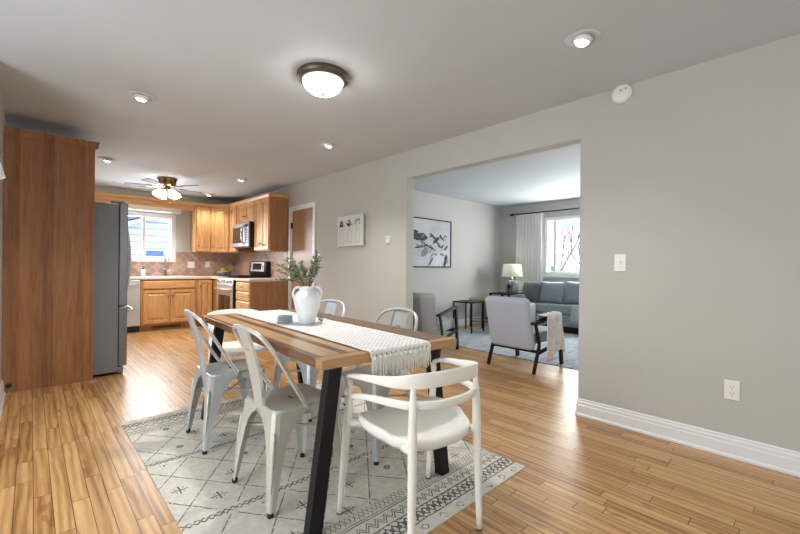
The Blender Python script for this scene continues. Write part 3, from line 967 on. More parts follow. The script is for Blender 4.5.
# refrigerator: front faces +X  (local front -Y, rotated +90)
t = thing('refrigerator', 'tall grey french door refrigerator beside the brown panel', 'refrigerator', (.650, 4.873, 0), PI / 2)
W, D = .90, .770
bx('case', (0, W, .0, D, .03, 1.735), M['fridge_side'], t, .006)
bx('toe_grille', (.01, W - .01, -.05, -.001, .01, .075), M['steel_dark'], t, .006)
for x0, x1, hx in ((.003, W / 2 - .002, W / 2 - .055), (W / 2 + .002, W - .003, W / 2 + .055)):
    d = bx('door', (x0, x1, -.078, -.006, .700, 1.755), M['steel_dark'], t, .010)
    bm = B(); tube(bm, [(hx, -.078, .80), (hx, -.130, .86), (hx, -.158, 1.15), (hx, -.130, 1.50), (hx, -.078, 1.56)], .012, 10, 5); obj('handle', bm, M['stainless'], d, smooth=True)
    bx('hinge_cover', (x0 + .02 if x0 < .1 else x1 - .10, x0 + .10 if x0 < .1 else x1 - .02, -.05, .06, 1.7555, 1.775), M['steel_dark'], t, .004)
d = bx('freezer_drawer', (.003, W - .003, -.078, -.006, .085, .690), M['steel_dark'], t, .010)
bm = B(); tube(bm, [(.07, -.078, .645), (.09, -.130, .65), (W / 2, -.142, .65), (W - .09, -.130, .65), (W - .07, -.078, .645)], .013, 10, 4); obj('handle', bm, M['stainless'], d, smooth=True)

# tall side panel + over-fridge cabinet
t = thing('refrigerator_cabinet', 'tall brown wood panel cabinet enclosing the refrigerator at left', 'cabinet', (0, 0, 0))
bm = B(); box(bm, XL + .003, .444, 4.812, 4.856, 0, 2.26); obj('side_panel', bm, M['panel'], t, bevel=.002)
bm = B(); box(bm, XL + .003, XL + .022, 4.806, 4.8118, 0, 2.26); box(bm, .426, .445, 4.806, 4.8118, 0, 2.26); obj('edge_stile', bm, M['panel'], t)
bx('body', (XL + .003, .425, 4.857, 5.80, 1.80, 2.26), M['panel'], t)
for y0 in (4.87, 5.34):
    bm = B(); rect_steps(bm, 0, .45, 1.815, 2.24, DOOR_STEPS); dr = obj('door', bm, M['oak_v'], t); dr.location = (.4255, y0, 0); dr.rotation_euler = (0, 0, PI / 2)
bm = B(); crown_strip(bm, (XL + .003, 4.806), (.47, 4.806), (0, -1), 2.255, .05, .03); crown_strip(bm, (.447, 4.78), (.447, 5.80), (1, 0), 2.255, .05, .03)
obj('crown_molding', bm, M['panel'], t)
bm = B(); lathe(bm, [(.021, 0), (.021, .004), (.016, .005), (.001, .005)], 16); k = obj('cable_grommet', bm, M['black_plastic'], t); k.location = (-.135, 4.8058, .062); k.rotation_euler = (PI / 2, 0, 0)

# ------------------------------------------------------------------ ceiling fittings
t = thing('ceiling_light', 'flush dome ceiling light with bronze rim above the table', 'ceiling light', (1.452, 2.335, H))
bm = B(); lathe(bm, [(.06, 0), (.172, 0), (.178, -.012), (.176, -.030), (.158, -.048), (.140, -.052), (.130, -.048), (.06, -.02)], 36); obj('rim', bm, M['bronze'], t, smooth=True)
bm = B(); lathe(bm, [(.136, -.046), (.134, -.062), (.118, -.092), (.085, -.116), (.045, -.128), (.006, -.131)], 36); obj('glass_bowl', bm, M['frost_glass'], t, smooth=True)
bm = B(); lathe(bm, [(.012, -.129), (.014, -.134), (.008, -.140), (.006, -.148), (.001, -.152)], 12); obj('finial', bm, M['bronze'], t, smooth=True)
l = bpy.data.lights.new('dome_lamp', 'SPOT'); l.energy = 75; l.color = (1, .97, .92); l.spot_size = math.radians(160); l.spot_blend = .6; l.shadow_soft_size = .07
lo = bpy.data.objects.new('dome_lamp', l); C.objects.link(lo); lo.location = (1.452, 2.335, H - .165)


def downlight(proto, loc, label, aim=(0, 0)):
    if proto is None:
        t = thing('recessed_light', label, 'recessed light', loc, 0, 'round recessed lights in the ceiling')
        bm = B(); lathe(bm, [(.058, -.001), (.096, -.001), (.097, -.004), (.088, -.008), (.066, -.009), (.058, -.004)], 28); obj('trim_ring', bm, M['ceiling'], t, smooth=True)
        bm = B(); lathe(bm, [(.056, .0), (.052, -.012), (.045, -.024), (.040, -.026), (.036, -.018), (.036, 0)], 24); g = obj('gimbal', bm, M['trim'], t, smooth=True); g.rotation_euler = (.22, .1, 0)
        bm = B(); lathe(bm, [(.0355, -.019), (.033, -.028), (.024, -.037), (.002, -.041)], 20); obj('lens', bm, M['led'], g)
        return t
    return dup(proto, loc, 0, label)


spots = [(2.28, .925, 'recessed light nearest the smoke detector on the right'), (.618, 3.62, 'recessed light above the left floor, nearest the brown panel'),
         (.685, 6.08, 'recessed light just above the refrigerator'), (2.32, 3.60, 'recessed light between the dome light and the kitchen'),
         (2.315, 6.0, 'recessed light in front of the tall wall cabinet'), (2.385, 7.70, 'recessed light at the back, right of the fan')]
proto = None
for x, y, lab in spots:
    o = downlight(proto, (x, y, H), lab)
    proto = proto or o
    l = bpy.data.lights.new('recessed_lamp', 'SPOT'); l.energy = 12 if y < 2 else 36; l.color = (1, .97, .93); l.spot_size = math.radians(110); l.spot_blend = .8; l.shadow_soft_size = .035
    lo = bpy.data.objects.new('recessed_lamp', l); C.objects.link(lo); lo.location = (x, y, H - .05)

# smoke detector
t = thing('smoke_detector', 'round white smoke detector high on the right wall', 'smoke detector', (XR, .968, 2.385), -PI / 2)
bm = B(); lathe(bm, [(.068, 0), (.068, .012), (.064, .030), (.050, .038), (.002, .040)], 30); o = obj('housing', bm, M['plate'], t, smooth=True); o.rotation_euler = (PI / 2, 0, 0)
for a, b_ in ((-.02, .028), (.012, .034)):
    bm = B(); lathe(bm, [(.005, 0), (.005, .002)], 10); v = obj('test_button', bm, M['slot'], t); v.location = (a + .02, -.0395, b_ - .012); v.rotation_euler = (PI / 2, 0, 0)

# ceiling fan
t = thing('ceiling_fan', 'flush brass ceiling fan with dark blades and lit glass shades', 'ceiling fan', (1.50, 6.77, H), -.14)
bm = B(); lathe(bm, [(.10, 0), (.135, -.004), (.140, -.022), (.122, -.030), (.118, -.085), (.098, -.125), (.05, -.135), (.04, -.14)], 28); obj('motor_housing', bm, M['brass'], t, smooth=True)
bm = B(); lathe(bm, [(.035, -.13), (.045, -.150), (.055, -.170), (.050, -.190), (.020, -.205), (.004, -.21)], 20); obj('light_hub', bm, M['brass'], t, smooth=True)
for i in range(5):
    a = i * 2 * PI / 5 + .35
    ca, sa = math.cos(a), math.sin(a)
    bm = B()
    outl = [(.20, -.045), (.24, -.056), (.52, -.066), (.545, -.045), (.55, 0), (.545, .045), (.52, .066), (.24, .056), (.20, .045)]
    prism(bm, outl, 'Z', -.003, .003)
    bl = obj('blade', bm, M['cherry'], t); bl.location = (0, 0, -.135); bl.rotation_euler = (.2, 0, a)
    bm = B(); bar(bm, (.085, 0, -.002), (.24, 0, -.007), .028, .006); box(bm, .215, .27, -.03, .03, -.010, -.0035); obj('blade_iron', bm, M['brass'], bl)
for i in range(4):
    a = i * PI / 2 + .4
    ca, sa = math.cos(a), math.sin(a)
    bm = B(); tube(bm, [(ca * .04, sa * .04, -.175), (ca * .08, sa * .08, -.175), (ca * .10, sa * .10, -.195)], .009, 8, 3); arm = obj('lamp_arm', bm, M['brass'], t, smooth=True)
    bm = B(); lathe(bm, [(.018, 0), (.030, -.012), (.046, -.045), (.058, -.085), (.060, -.105), (.045, -.108), (.004, -.108)], 18)
    s = obj('glass_shade', bm, M['fan_glass'], t, smooth=True); s.location = (ca * .10, sa * .10, -.190); s.rotation_euler = (-sa * -.55 * -1, -ca * .55, 0)
    s.rotation_euler = Euler((0, -.55, 0)).to_matrix().to_euler(); s.rotation_euler = (Matrix.Rotation(a, 3, 'Z') @ Matrix.Rotation(-.55, 3, 'Y')).to_euler()
bm = B(); tube(bm, [(.03, -.03, -.20), (.03, -.03, -.36)], .0015, 5); lathe(bm, [(.005, -.38), (.006, -.37), (.003, -.36)], 8, (.03, -.03, 0)); obj('pull_chain', bm, M['brass'], t)

l = bpy.data.lights.new('fan_lamp', 'SPOT'); l.energy = 85; l.color = (1, .96, .90); l.spot_size = math.radians(165); l.spot_blend = .6; l.shadow_soft_size = .08
lo = bpy.data.objects.new('fan_lamp', l); C.objects.link(lo); lo.location = (1.50, 6.77, H - .40)

# wall art and thermostat on the dividing wall
t = thing('canvas_print', 'square white canvas of three bottles with plants on the wall', 'wall art', (XR - .001, 4.50, 1.40), -PI / 2)
w, h, th = .572, .40, .040
bm = B(); box(bm, 0, w, -th, 0, 0, h)
for f in bm.faces:
    c_ = f.calc_center_median()
    if c_.x > w - 1e-4 or c_.x < 1e-4: f.material_index = 3
y = -th - .0006
def quad(pts, mi):
    bm.faces.new([bm.verts.new((a, y, b)) for a, b in pts]).material_index = mi
def frame_line(x0, x1, z0, z1, s, mi):
    quad([(x0, z0), (x1, z0), (x1, z0 + s), (x0, z0 + s)], mi); quad([(x0, z1 - s), (x1, z1 - s), (x1, z1), (x0, z1)], mi)
    quad([(x0, z0), (x0 + s, z0), (x0 + s, z1), (x0, z1)], mi); quad([(x1 - s, z0), (x1, z0), (x1, z1), (x1 - s, z1)], mi)
rnd = random.Random(3)
for i, cx in enumerate((.10, .275, .45)):
    frame_line(cx - .048, cx + .048, .035, .215, .006, 2); frame_line(cx - .032, cx + .032, .05, .20, .004, 2)
    frame_line(cx - .022, cx + .022, .215, .25, .005, 2)
    for k in range(22 if i < 2 else 11):
        a = rnd.uniform(.1, PI - .1); r = rnd.uniform(.01, .075) if i < 2 else .07
        if i == 2: a = .4 + k * (PI - .8) / 10; r = rnd.uniform(.045, .09)
        px, pz = cx + math.cos(a) * r * .75, .255 + math.sin(a) * r
        dx, dz = math.cos(a), math.sin(a); L = .03 if i < 2 else .036
        quad([(px - dz * .010, pz + dx * .010), (px - dx * L * .4, pz - dz * L * .4), (px + dz * .010, pz - dx * .010), (px + dx * L, pz + dz * L)], 1 if i < 2 else 4)
me_mats = [M['canvas'], M['ink'], M['ink3'], M['canvas_edge'], M['ink2']]
obj('canvas', bm, me_mats, t)
t = thing('thermostat', 'small white thermostat on the wall near the living room opening', 'thermostat', (XR - .0005, 3.485, 1.452), -PI / 2)
bm = B(); rect_steps(bm, -.032, .032, -.042, .042, [(0, 0), (0, -.02), (.004, -.025), (.006, -.025)]); obj('housing', bm, M['plate'], t)
bm = B(); rect_steps(bm, -.018, .018, .002, .026, [(0, -.0252), (0, -.026)]); obj('screen', bm, M['ink3'], t)

# ------------------------------------------------------------------ dining table
TR = -math.radians(2.7)
T0 = Vector((1.252, 1.332, 0))          # middle of the near end edge


def tp(lx, ly, z=0):                     # table-local to world
    c_, s_ = math.cos(TR), math.sin(TR)
    return Vector((T0.x + lx * c_ - ly * s_, T0.y + lx * s_ + ly * c_, z))


t = thing('dining_table', 'long acacia plank dining table on black steel legs', 'dining table', T0, TR)
TL, TW = 1.79, .808
bm = B(); box(bm, -TW / 2, TW / 2, .0705, TL - .0705, .709, .750); obj('tabletop', bm, M['acacia'], t, bevel=.003)
for y0, y1 in ((0, .07), (TL - .07, TL)):
    bm = B(); box(bm, -TW / 2, TW / 2, y0, y1, .709, .750); obj('breadboard_end', bm, M['acacia_end'], t, bevel=.003)
for yy in (.085, TL - .085):
    for s in (-1, 1):
        bm = B()
        top, bot = Vector((s * .300, yy, .708)), Vector((s * .392, yy, .0055))
        rings = [[(p.x + i * .032, p.y + j * .024, p.z) for i, j in ((-1, -1), (1, -1), (1, 1), (-1, 1))] for p in (bot, top)]
        loft(bm, rings); obj('leg', bm, M['black_steel'], t, bevel=.002)
    bm = B(); box(bm, -.26, .26, yy - .02, yy + .02, .690, .7085); obj('leg_crossbar', bm, M['black_steel'], t)

# rug under the table
bm = B(); loft(bm, [rrect(1.578, 2.245, .01, z_, 2, .789, 1.1225) for z_ in (0, .005)])
o = obj('area_rug', bm, M['rug']); o.location = (.472, 1.122, .0003)
tag(o, 'cream area rug with grey trellis pattern under the dining table', 'rug')

# macrame runner, draped over both table ends
t = thing('table_runner', 'white macrame runner with fringe along the dining table', 'table runner', (T0.x, T0.y, .7505), TR)
RC, RWd = .012, .36
path = [(-.011, -.022), (-.010, -.010), (-.004, .001), (.010, .0045), (.03, .0045)]
path += [(.03 + (TL - .06) * i / 40, .0045) for i in range(1, 41)] + [(TL - .010, .0045), (TL + .004, .001), (TL + .010, -.010), (TL + .011, -.022)]
nx_ = 24
bm = B(); rows = []
for j, (yy, zz) in enumerate(path):
    row = []
    for i in range(nx_ + 1):
        f = i / nx_ - .5
        wob = .004 * math.sin(j * 1.3) if abs(f) == .5 else 0
        row.append(bm.verts.new((RC + f * (RWd + wob) + .006 * math.sin(yy * 2.1), yy, zz + .0012 * math.sin(i * 2.1 + j * 1.7))))
    rows.append(row)
for a, b_ in zip(rows[:-1], rows[1:]):
    for i in range(nx_): bm.faces.new((a[i], a[i + 1], b_[i + 1], b_[i]))
rn = obj('woven_body', bm, M['macrame'], t, smooth=True)
sm = rn.modifiers.new('Solidify', 'SOLIDIFY'); sm.thickness = .004; sm.offset = 0
rnd = random.Random(5)
for side in (0, 1):
    bm = B()
    for i in range(64):
        x = RC + (i / 63 - .5) * (RWd - .006); yb = -.0135 if side == 0 else TL + .0135
        L = rnd.uniform(.075, .100); sw = rnd.uniform(-.008, .008); oy = rnd.uniform(-.004, .0) * (1 if side == 0 else -1)
        tube(bm, [(x, yb, -.018), (x + sw * .3, yb + oy, -.018 - L * .5), (x + sw, yb + oy, -.018 - L)], [.0028, .0032, .0022], 5)
    for i in range(12):                       # gathering knots
        x = RC + ((i + .5) / 12 - .5) * RWd; yb = -.014 if side == 0 else TL + .014
        lathe(bm, [(.001, -.010), (.009, -.005), (.011, 0), (.009, .005), (.001, .010)], 8, (x, yb, -.024))
    f_ = obj('fringe', bm, M['fringe'], t, smooth=True); f_['kind'] = 'stuff'
bm = B()
for i in range(2):                           # raised cord edges
    s = -1 if i == 0 else 1
    tube(bm, [(RC + s * RWd / 2 + .006 * math.sin(yy * 2.1) + .002 * math.sin(j), yy, zz + .001) for j, (yy, zz) in enumerate(path)], .0042, 6)
obj('edge_cord', bm, M['fringe'], t, smooth=True)

# vase
VP = Vector((1.300, 2.253, .7585))
t = thing('vase', 'white two-handled ceramic jug vase on the macrame runner', 'vase', VP, -.40); t.scale = (.86, .86, .96)
bm = B(); lathe(bm, [(.052, 0), (.058, .004), (.070, .05), (.090, .11), (.101, .155), (.099, .18), (.082, .205), (.058, .222), (.050, .232), (.052, .242), (.056, .246), (.050, .247), (.044, .240), (.044, .22), (.06, .20), (.05, .10), (.002, .06)], 32)
obj('vase_body', bm, M['ceramic'], t, smooth=True)
for s in (-1, 1):
    bm = B(); tube(bm, [(s * .048, 0, .232), (s * .068, 0, .244), (s * .092, 0, .232), (s * .104, 0, .200), (s * .094, 0, .168)], [.008, .009, .009, .009, .010], 8, 5)
    obj('handle', bm, M['ceramic'], t, smooth=True)

# eucalyptus in the vase
t = thing('eucalyptus_stems', 'dusty green leafy stems standing in the white vase', 'plant', VP)
camR = Vector((math.cos(YAW), -math.sin(YAW), 0)); 
rnd = random.Random(11)
ends = [(-.195, .02, .335), (-.180, -.03, .375), (-.150, .04, .405), (-.115, .0, .415), (-.085, -.04, .385), (-.06, .05, .40), (-.02, .0, .365), (.045, .03, .440), (.062, -.01, .465), (.080, .02, .425), (.085, -.03, .375), (.05, -.05, .36), (-.12, .06, .345), (-.20, .03, .275)]
bs = B(); bl = B()
for (ex, ey, ez) in ends:
    e = camR * ex + Vector((-camR.y, camR.x, 0)) * ey; e.z = ez
    s0 = Vector((e.x * .12, e.y * .12, .12)); s1 = Vector((e.x * .22, e.y * .22, .245))
    mid = s1.lerp(e, .5) + Vector((rnd.uniform(-.012, .012), rnd.uniform(-.012, .012), .012))
    pts = catmull([s0, s1, mid, e], 6)
    tube(bs, pts, .0018, 5)
    n0 = 7
    for i in range(n0, len(pts)):
        for k in range(3 if i > 9 else 1):
            a = rnd.uniform(0, 2 * PI); d_ = Vector((math.cos(a), math.sin(a), rnd.uniform(-.1, .7))).normalized()
            L = rnd.uniform(.015, .028); w_ = L * .46
            s_ = d_.cross(Vector((rnd.uniform(-1, 1), rnd.uniform(-1, 1), rnd.uniform(-1, 1)))).normalized()
            p = pts[i] + d_ * .002; nrm = d_.cross(s_) * (L * .18)
            vs = [bl.verts.new(v) for v in (p, p + d_ * L * .45 + s_ * w_ - nrm, p + d_ * L, p + d_ * L * .45 - s_ * w_ - nrm)]
            m_ = bl.verts.new(p + d_ * L * .5 + nrm * .3)
            for q0 in range(4): bl.faces.new((vs[q0], vs[(q0 + 1) % 4], m_))
obj('stem', bs, M['stem'], t, smooth=True)
fo = obj('foliage', bl, M['leaf'], t)
sm = fo.modifiers.new('Solidify', 'SOLIDIFY'); sm.thickness = .0006

# little stack of coasters left of the vase and dark bead cluster right of it
def coaster(z, rz, label):
    o_ = B(); lathe(o_, [(.046, 0), (.048, .002), (.048, .008), (.046, .010)], 24)
    o = obj('coaster', o_, M['book'], smooth=False); o.location = (VP.x - .105, VP.y + .098, z); o.rotation_euler = (0, 0, rz)
    return tag(o, label, 'coaster', 'coasters beside the vase')
cz = VP.z - .0005
for i, lab in enumerate(('slate blue coaster, lowest of the stack left of the vase', 'slate blue coaster, second from the bottom left of the vase', 'slate blue coaster, third in the stack left of the vase', 'slate blue coaster on top of the stack left of the vase')):
    o = coaster(cz + i * .0125, i * .3, lab); o.location.x += .004 * (i % 2)
bm = B(); rnd = random.Random(2)
t = thing('greenery_sprig', 'small dark green sprig lying right of the vase base', 'plant', (VP.x + .080, VP.y - .035, cz + .002))
tube(bm, [(-.01, -.02, .002), (.0, .0, .008), (.012, .028, .022)], .0015, 5, 3); obj('stem', bm, M['stem'], t)
bm = B()
for i in range(34):
    p = Vector((-.01, -.02, .004)).lerp(Vector((.012, .03, .024)), rnd.random()); a = rnd.uniform(0, 2 * PI); d_ = Vector((math.cos(a), math.sin(a), rnd.uniform(.1, .8))).normalized(); s_ = d_.cross(Vector((0, 0, 1))).normalized() * .005
    L = .022
    bm.faces.new([bm.verts.new(v) for v in (p, p + d_ * L * .5 + s_, p + d_ * L, p + d_ * L * .5 - s_)])
fo = obj('leaves', bm, M['leaf'], t); sm = fo.modifiers.new('Solidify', 'SOLIDIFY'); sm.thickness = .0006


# ------------------------------------------------------------------ metal cafe chair (front = +Y)
def metal_chair(label, loc, rz, group):
    m = CH_M[0]
    t = thing('metal_chair', label, 'chair', loc, rz, group)
    # seat: pressed sheet with rounded corners and a turned-down skirt
    bm = B()
    rings = [rrect(.345, .345, .05, .405), rrect(.352, .352, .05, .432), rrect(.345, .345, .05, .447), rrect(.325, .325, .045, .450), rrect(.300, .300, .04, .445), rrect(.10, .10, .03, .441)]
    loft(bm, rings, cap=False); bm.faces.new([v for v in bm.verts[-20:]] if False else [v for v in list(bm.verts)[-20:]])
    s = obj('seat', bm, m, t, smooth=True); sm = s.modifiers.new('Solidify', 'SOLIDIFY'); sm.thickness = .0025; sm.offset = -1
    # legs: tapering channel legs wrapped round each corner
    for sx in (-1, 1):
        for sy in (-1, 1):
            bm = B()
            zs = [(.440, .140), (.430, .170), (.416, .160), (.392, .125), (.355, .094), (.30, .073), (.20, .052), (.10, .040), (.018, .030)]
            rings = []
            for z_, w_ in zs:
                f = (.44 - z_) / .44
                ox = .176 + .034 * f; oy = .176 + (.026 if sy > 0 else .040) * f
                cx, cy = sx * ox, sy * oy
                th_ = .0035; r = min(.03, w_ * .35)
                outer = [(w_, 0), (r, 0), (r * .3, r * .3), (0, r), (0, w_)]
                inner = [(th_, w_), (th_, r + th_ * .6), (r * .3 + th_ * .7, r * .3 + th_ * .7), (r + th_ * .6, th_), (w_, th_)]
                # folded lip at both edges for body
                ring = []
                for a, b_ in outer + inner: ring.append((cx - sx * a, cy - sy * b_, z_))
                rings.append(ring)
            loft(bm, rings); lg = obj('leg', bm, m, t, smooth=False)
            # pressed rib on the corner and the rubber foot
            bm = B(); pr_ = []
            for z_ in (.36, .33, .27, .20, .14, .10):
                f = (.44 - z_) / .44; ox = .176 + .034 * f; oy = .176 + (.026 if sy > 0 else .040) * f
                pr_.append((sx * (ox - .0045), sy * (oy - .0045), z_))
            tube(bm, pr_, [.003, .008, .010, .008, .006, .002], 8); obj('rib', bm, m, lg, smooth=True)
            bm = B(); ox = .176 + .034 * .98; oy = .176 + (.026 if sy > 0 else .040) * .98
            loft(bm, [rrect(.025, .025, .007, z_, 3, sx * (ox - .011), sy * (oy - .011)) for z_ in (.0, .019)]); obj('foot_cap', bm, M['rubber'], lg)
    # back hoop
    bm = B()
    hp = [(-.174, .0, .428), (-.180, -.060, .52), (-.186, -.135, .645), (-.180, -.190, .735), (-.148, -.232, .798), (-.086, -.254, .824), (0, -.262, .832)]
    hp = hp + [(-a, b_, c_) for a, b_, c_ in reversed(hp[:-1])]
    tube(bm, hp, .0105, 8, 4); obj('back_hoop', bm, m, t, smooth=True)
    # central splat
    bm = B(); rings = []
    for k in range(9):
        f = k / 8; z_ = .432 + f * .392; yy = -.172 - .092 * f + .014 * math.sin(f * PI); w_ = .052 + .014 * math.sin(f * PI * .8)
        rings.append([(-w_, yy + .012, z_), (-w_ + .012, yy, z_), (w_ - .012, yy, z_), (w_, yy + .012, z_), (w_ - .009, yy + .003, z_), (-w_ + .009, yy + .003, z_)])
    loft(bm, rings); sp = obj('back_splat', bm, m, t)
    bm = B(); tube(bm, [(-.018, -.2270, .72), (.018, -.2270, .72)], .003, 6); obj('splat_slot', bm, M['slot'], sp)
    # cross brace under the seat
    bm = B(); bar(bm, (-.185, -.185, .300), (.185, .185, .300), .014, .010); bar(bm, (-.185, .185, .3005), (.185, -.185, .3005), .014, .010); obj('cross_brace', bm, m, t)
    bm = B(); tube(bm, [(-.02, -.001, .4405), (.02, -.001, .4405)], .004, 6); obj('drain_slot', bm, M['slot'], s)
    return t


GR = 'distressed metal chairs round the dining table'
ch = metal_chair('pale distressed metal chair at the left side, nearest the camera', (.985, 1.865, .0055), -PI / 2 + .02, GR)
for c_ in ch.children:
    if c_.data.materials[0] == CH_M[0]: c_.data.materials[0] = CH_M[1]
    for g in c_.children:
        if g.data.materials[0] == CH_M[0]: g.data.materials[0] = CH_M[1]
dup(ch, (.972, 2.675, .0055), -PI / 2 - .04, 'distressed metal chair at the left side, nearer the kitchen', mats={'distressed_paint_b': CH_M[0]})
dup(ch, (1.600, 1.925, .0055), PI / 2 + .12, 'metal chair across the table, nearer the living room opening', mats={'distressed_paint_b': CH_M[2]})
dup(ch, (1.610, 2.745, .0055), PI / 2 + .26, 'metal chair across the table, directly right of the vase', mats={'distressed_paint_b': CH_M[3]})


# ------------------------------------------------------------------ white moulded armchair (front = +Y)
def white_armchair(label, loc, rz, group):
    m = M['white_plastic']
    t = thing('white_armchair', label, 'chair', loc, rz, group)
    # seat shell
    bm = B()
    def ring(k, z_, dz=0):
        out = []
        for i in range(40):
            a = 2 * PI * i / 40
            c_, s_ = math.cos(a), math.sin(a)
            e_ = 2 / 3.2
            x = math.copysign(abs(c_) ** e_, c_) * .232 * k; yy = math.copysign(abs(s_) ** e_, s_) * .215 * k
            if yy < 0: x *= 1 - .16 * (-yy / .205)
            zz = z_ + dz * (.030 * (abs(x) / .222) ** 2 * (1 if yy > -.08 else .6) - .012 * max(0, (yy - .12) / .09))
            out.append((x, yy, zz))
        return out
    loft(bm, [ring(.93, .398, .6), ring(1.0, .412, .8), ring(1.01, .432, 1), ring(.98, .443, 1), ring(.86, .442, .7), ring(.55, .438, .4), ring(.2, .436, .2)])
    obj('seat', bm, m, t, smooth=True)
    # legs
    tops = {(-1, 1): (-.243, .162, .60), (1, 1): (.243, .162, .60), (-1, -1): (-.170, -.196, .672), (1, -1): (.170, -.196, .672)}
    feet = {(-1, 1): (-.262, .212, 0), (1, 1): (.262, .212, 0), (-1, -1): (-.186, -.222, 0), (1, -1): (.186, -.222, 0)}
    for k in tops:
        a, b_ = Vector(tops[k]), Vector(feet[k])
        mid = a.lerp(b_, .33)
        bm = B(); tube(bm, [b_, b_.lerp(mid, .5), mid, a.lerp(mid, .4), a], [.0125, .0165, .019, .016, .0095], 12, 3)
        lg = obj('leg', bm, m, t, smooth=True)
        # link to the seat
        bm = B(); sx, sy = k
        tgt = Vector((sx * .175, sy * .12 if sy > 0 else -.15, .420)); src = b_.lerp(a, (.425) / a.z)
        tube(bm, [src, src.lerp(tgt, .5), tgt], [.020, .017, .018], 10); obj('seat_bracket', bm, m, lg, smooth=True)
        bm = B(); lathe(bm, [(.0135, 0), (.0135, .006), (.002, .007)], 12, (b_.x, b_.y, -.0004)); obj('foot_cap', bm, M['slot'], lg)
    # top rail: wide flattened band, sloping from the arms up to the back
    def rail(pts, aw, bw, n=16):
        bm_ = B(); P = catmull(pts, 6); AW = catmull([(a, 0, 0) for a in aw], 6); BW = catmull([(a, 0, 0) for a in bw], 6)
        rings = []
        for i, p in enumerate(P):
            tn = (P[min(i + 1, len(P) - 1)] - P[max(i - 1, 0)]).normalized()
            s_ = tn.cross(Vector((0, 0, 1)))
            s_ = s_.normalized() if s_.length > 1e-3 else Vector((1, 0, 0))
            w_ = s_.cross(tn).normalized()
            sq = lambda v: math.copysign(abs(v) ** .6, v)
            rings.append([p + s_ * (sq(math.cos(2 * PI * k / n)) * BW[i].x) + w_ * (sq(math.sin(2 * PI * k / n)) * AW[i].x) for k in range(n)])
        loft(bm_, rings); return bm_
    half = [(-.243, .162, .590), (-.254, .172, .628), (-.258, .110, .652), (-.248, -.02, .668), (-.222, -.135, .680), (-.160, -.208, .690), (-.075, -.238, .695)]
    full = half + [(0, -.243, .696)] + [(-a, b_, c_) for a, b_, c_ in reversed(half)]
    aw = [.014, .011, .011, .015, .023, .030, .031]; aw = aw + [.031] + aw[::-1]
    bw = [.014, .015, .017, .012, .0085, .007, .007]; bw = bw + [.007] + bw[::-1]
    obj('top_rail', rail(full, aw, bw), m, t, smooth=True)
    half = [(-.245, .160, .545), (-.250, .05, .578), (-.228, -.08, .592), (-.180, -.180, .594), (-.09, -.225, .592)]
    full = half + [(0, -.232, .591)] + [(-a, b_, c_) for a, b_, c_ in reversed(half)]
    aw = [.010, .012, .014, .016, .017]; aw = aw + [.017] + aw[::-1]
    bw = [.012, .011, .011, .011, .011]; bw = bw + [.011] + bw[::-1]
    obj('lower_rail', rail(full, aw, bw), m, t, smooth=True)
    return t


GW = 'white moulded armchairs at the table ends'
wa = white_armchair('white moulded plastic armchair at the near end of the table', (1.262, 1.235, .0028), -.13, GW)
dup(wa, (1.300, 3.370, .0055), PI - .06, 'white moulded plastic armchair at the far end of the table', GW)
wa.rotation_euler = (.0130, 0, -.13)
wf = bpy.data.objects.get('white_armchair.001')

# ------------------------------------------------------------------ living room
bm = B(); loft(bm, [rrect(2.3, 3.5, .01, z_, 2) for z_ in (0, .008)])
o = obj('area_rug', bm, M['rug_living']); o.location = (5.59, 2.62, .0003); tag(o, 'blue-grey area rug in the living room', 'rug')

# framed abstract print on the picture wall
t = thing('framed_picture', 'large framed abstract painting of dark brush strokes in the living room', 'wall art', (4.40, LY, 1.125))
w, h = 1.32, .86
bm = B()
for a in ((0, w, 0, .02), (0, w, h - .02, h), (0, .02, .02, h - .02), (w - .02, w, .02, h - .02)): box(bm, a[0], a[1], -.035, -.002, a[2], a[3])
obj('frame', bm, M['black_steel'], t)
bm = B(); box(bm, .02, w - .02, -.022, -.003, .02, h - .02); y = -.0226
def stroke(cx, cz, L, w_, ang, mi):
    dx, dz = math.cos(ang), math.sin(ang); nx, nz = -dz, dx
    w_ *= 1.45
    P = [(-L / 2, -w_ * .25), (-L * .2, -w_ * .5), (L * .3, -w_ * .42), (L / 2, 0), (L * .25, w_ * .5), (-L * .3, w_ * .35)]
    bm.faces.new([bm.verts.new((cx + a * dx + b_ * nx, y, cz + a * dz + b_ * nz)) for a, b_ in P]).material_index = mi
for s in [(.62, .40, .70, .16, -.12, 2), (.98, .36, .55, .14, .35, 2), (1.10, .47, .4, .07, .3, 2), (.42, .25, .5, .12, .3, 2)]:
    stroke(*s); y -= .0003
for s in [(.48, .53, .42, .10, -.05, 1), (.83, .545, .26, .032, -.6, 1), (.90, .49, .22, .05, .5, 1), (.95, .43, .20, .028, -.75, 1), (.74, .36, .34, .030, -.35, 1), (.50, .36, .34, .028, .15, 1), (.60, .27, .24, .09, .5, 3),
          (1.05, .53, .18, .022, -.5, 1), (1.12, .56, .12, .03, .9, 3), (1.02, .37, .16, .02, -.2, 1), (.78, .20, .16, .022, .9, 3), (.76, .10, .20, .028, .85, 1), (1.17, .17, .14, .06, 1.0, 1), (1.14, .07, .15, .05, 1.1, 1), (1.21, .11, .10, .03, 1.2, 3), (1.06, .24, .12, .04, -.3, 3), (.30, .60, .3, .05, .1, 1)] + [(random.Random(k).uniform(.35, 1.2), random.Random(k + 50).uniform(.2, .58), random.Random(k + 90).uniform(.06, .16), random.Random(k + 130).uniform(.012, .03), random.Random(k + 170).uniform(-.9, .9), (1, 3, 3)[k % 3]) for k in range(16)]:
    stroke(*s); y -= .0002
obj('painted_canvas', bm, [M['canvas_grey'], M['ink'], M['ink3'], M['ink2']], t)

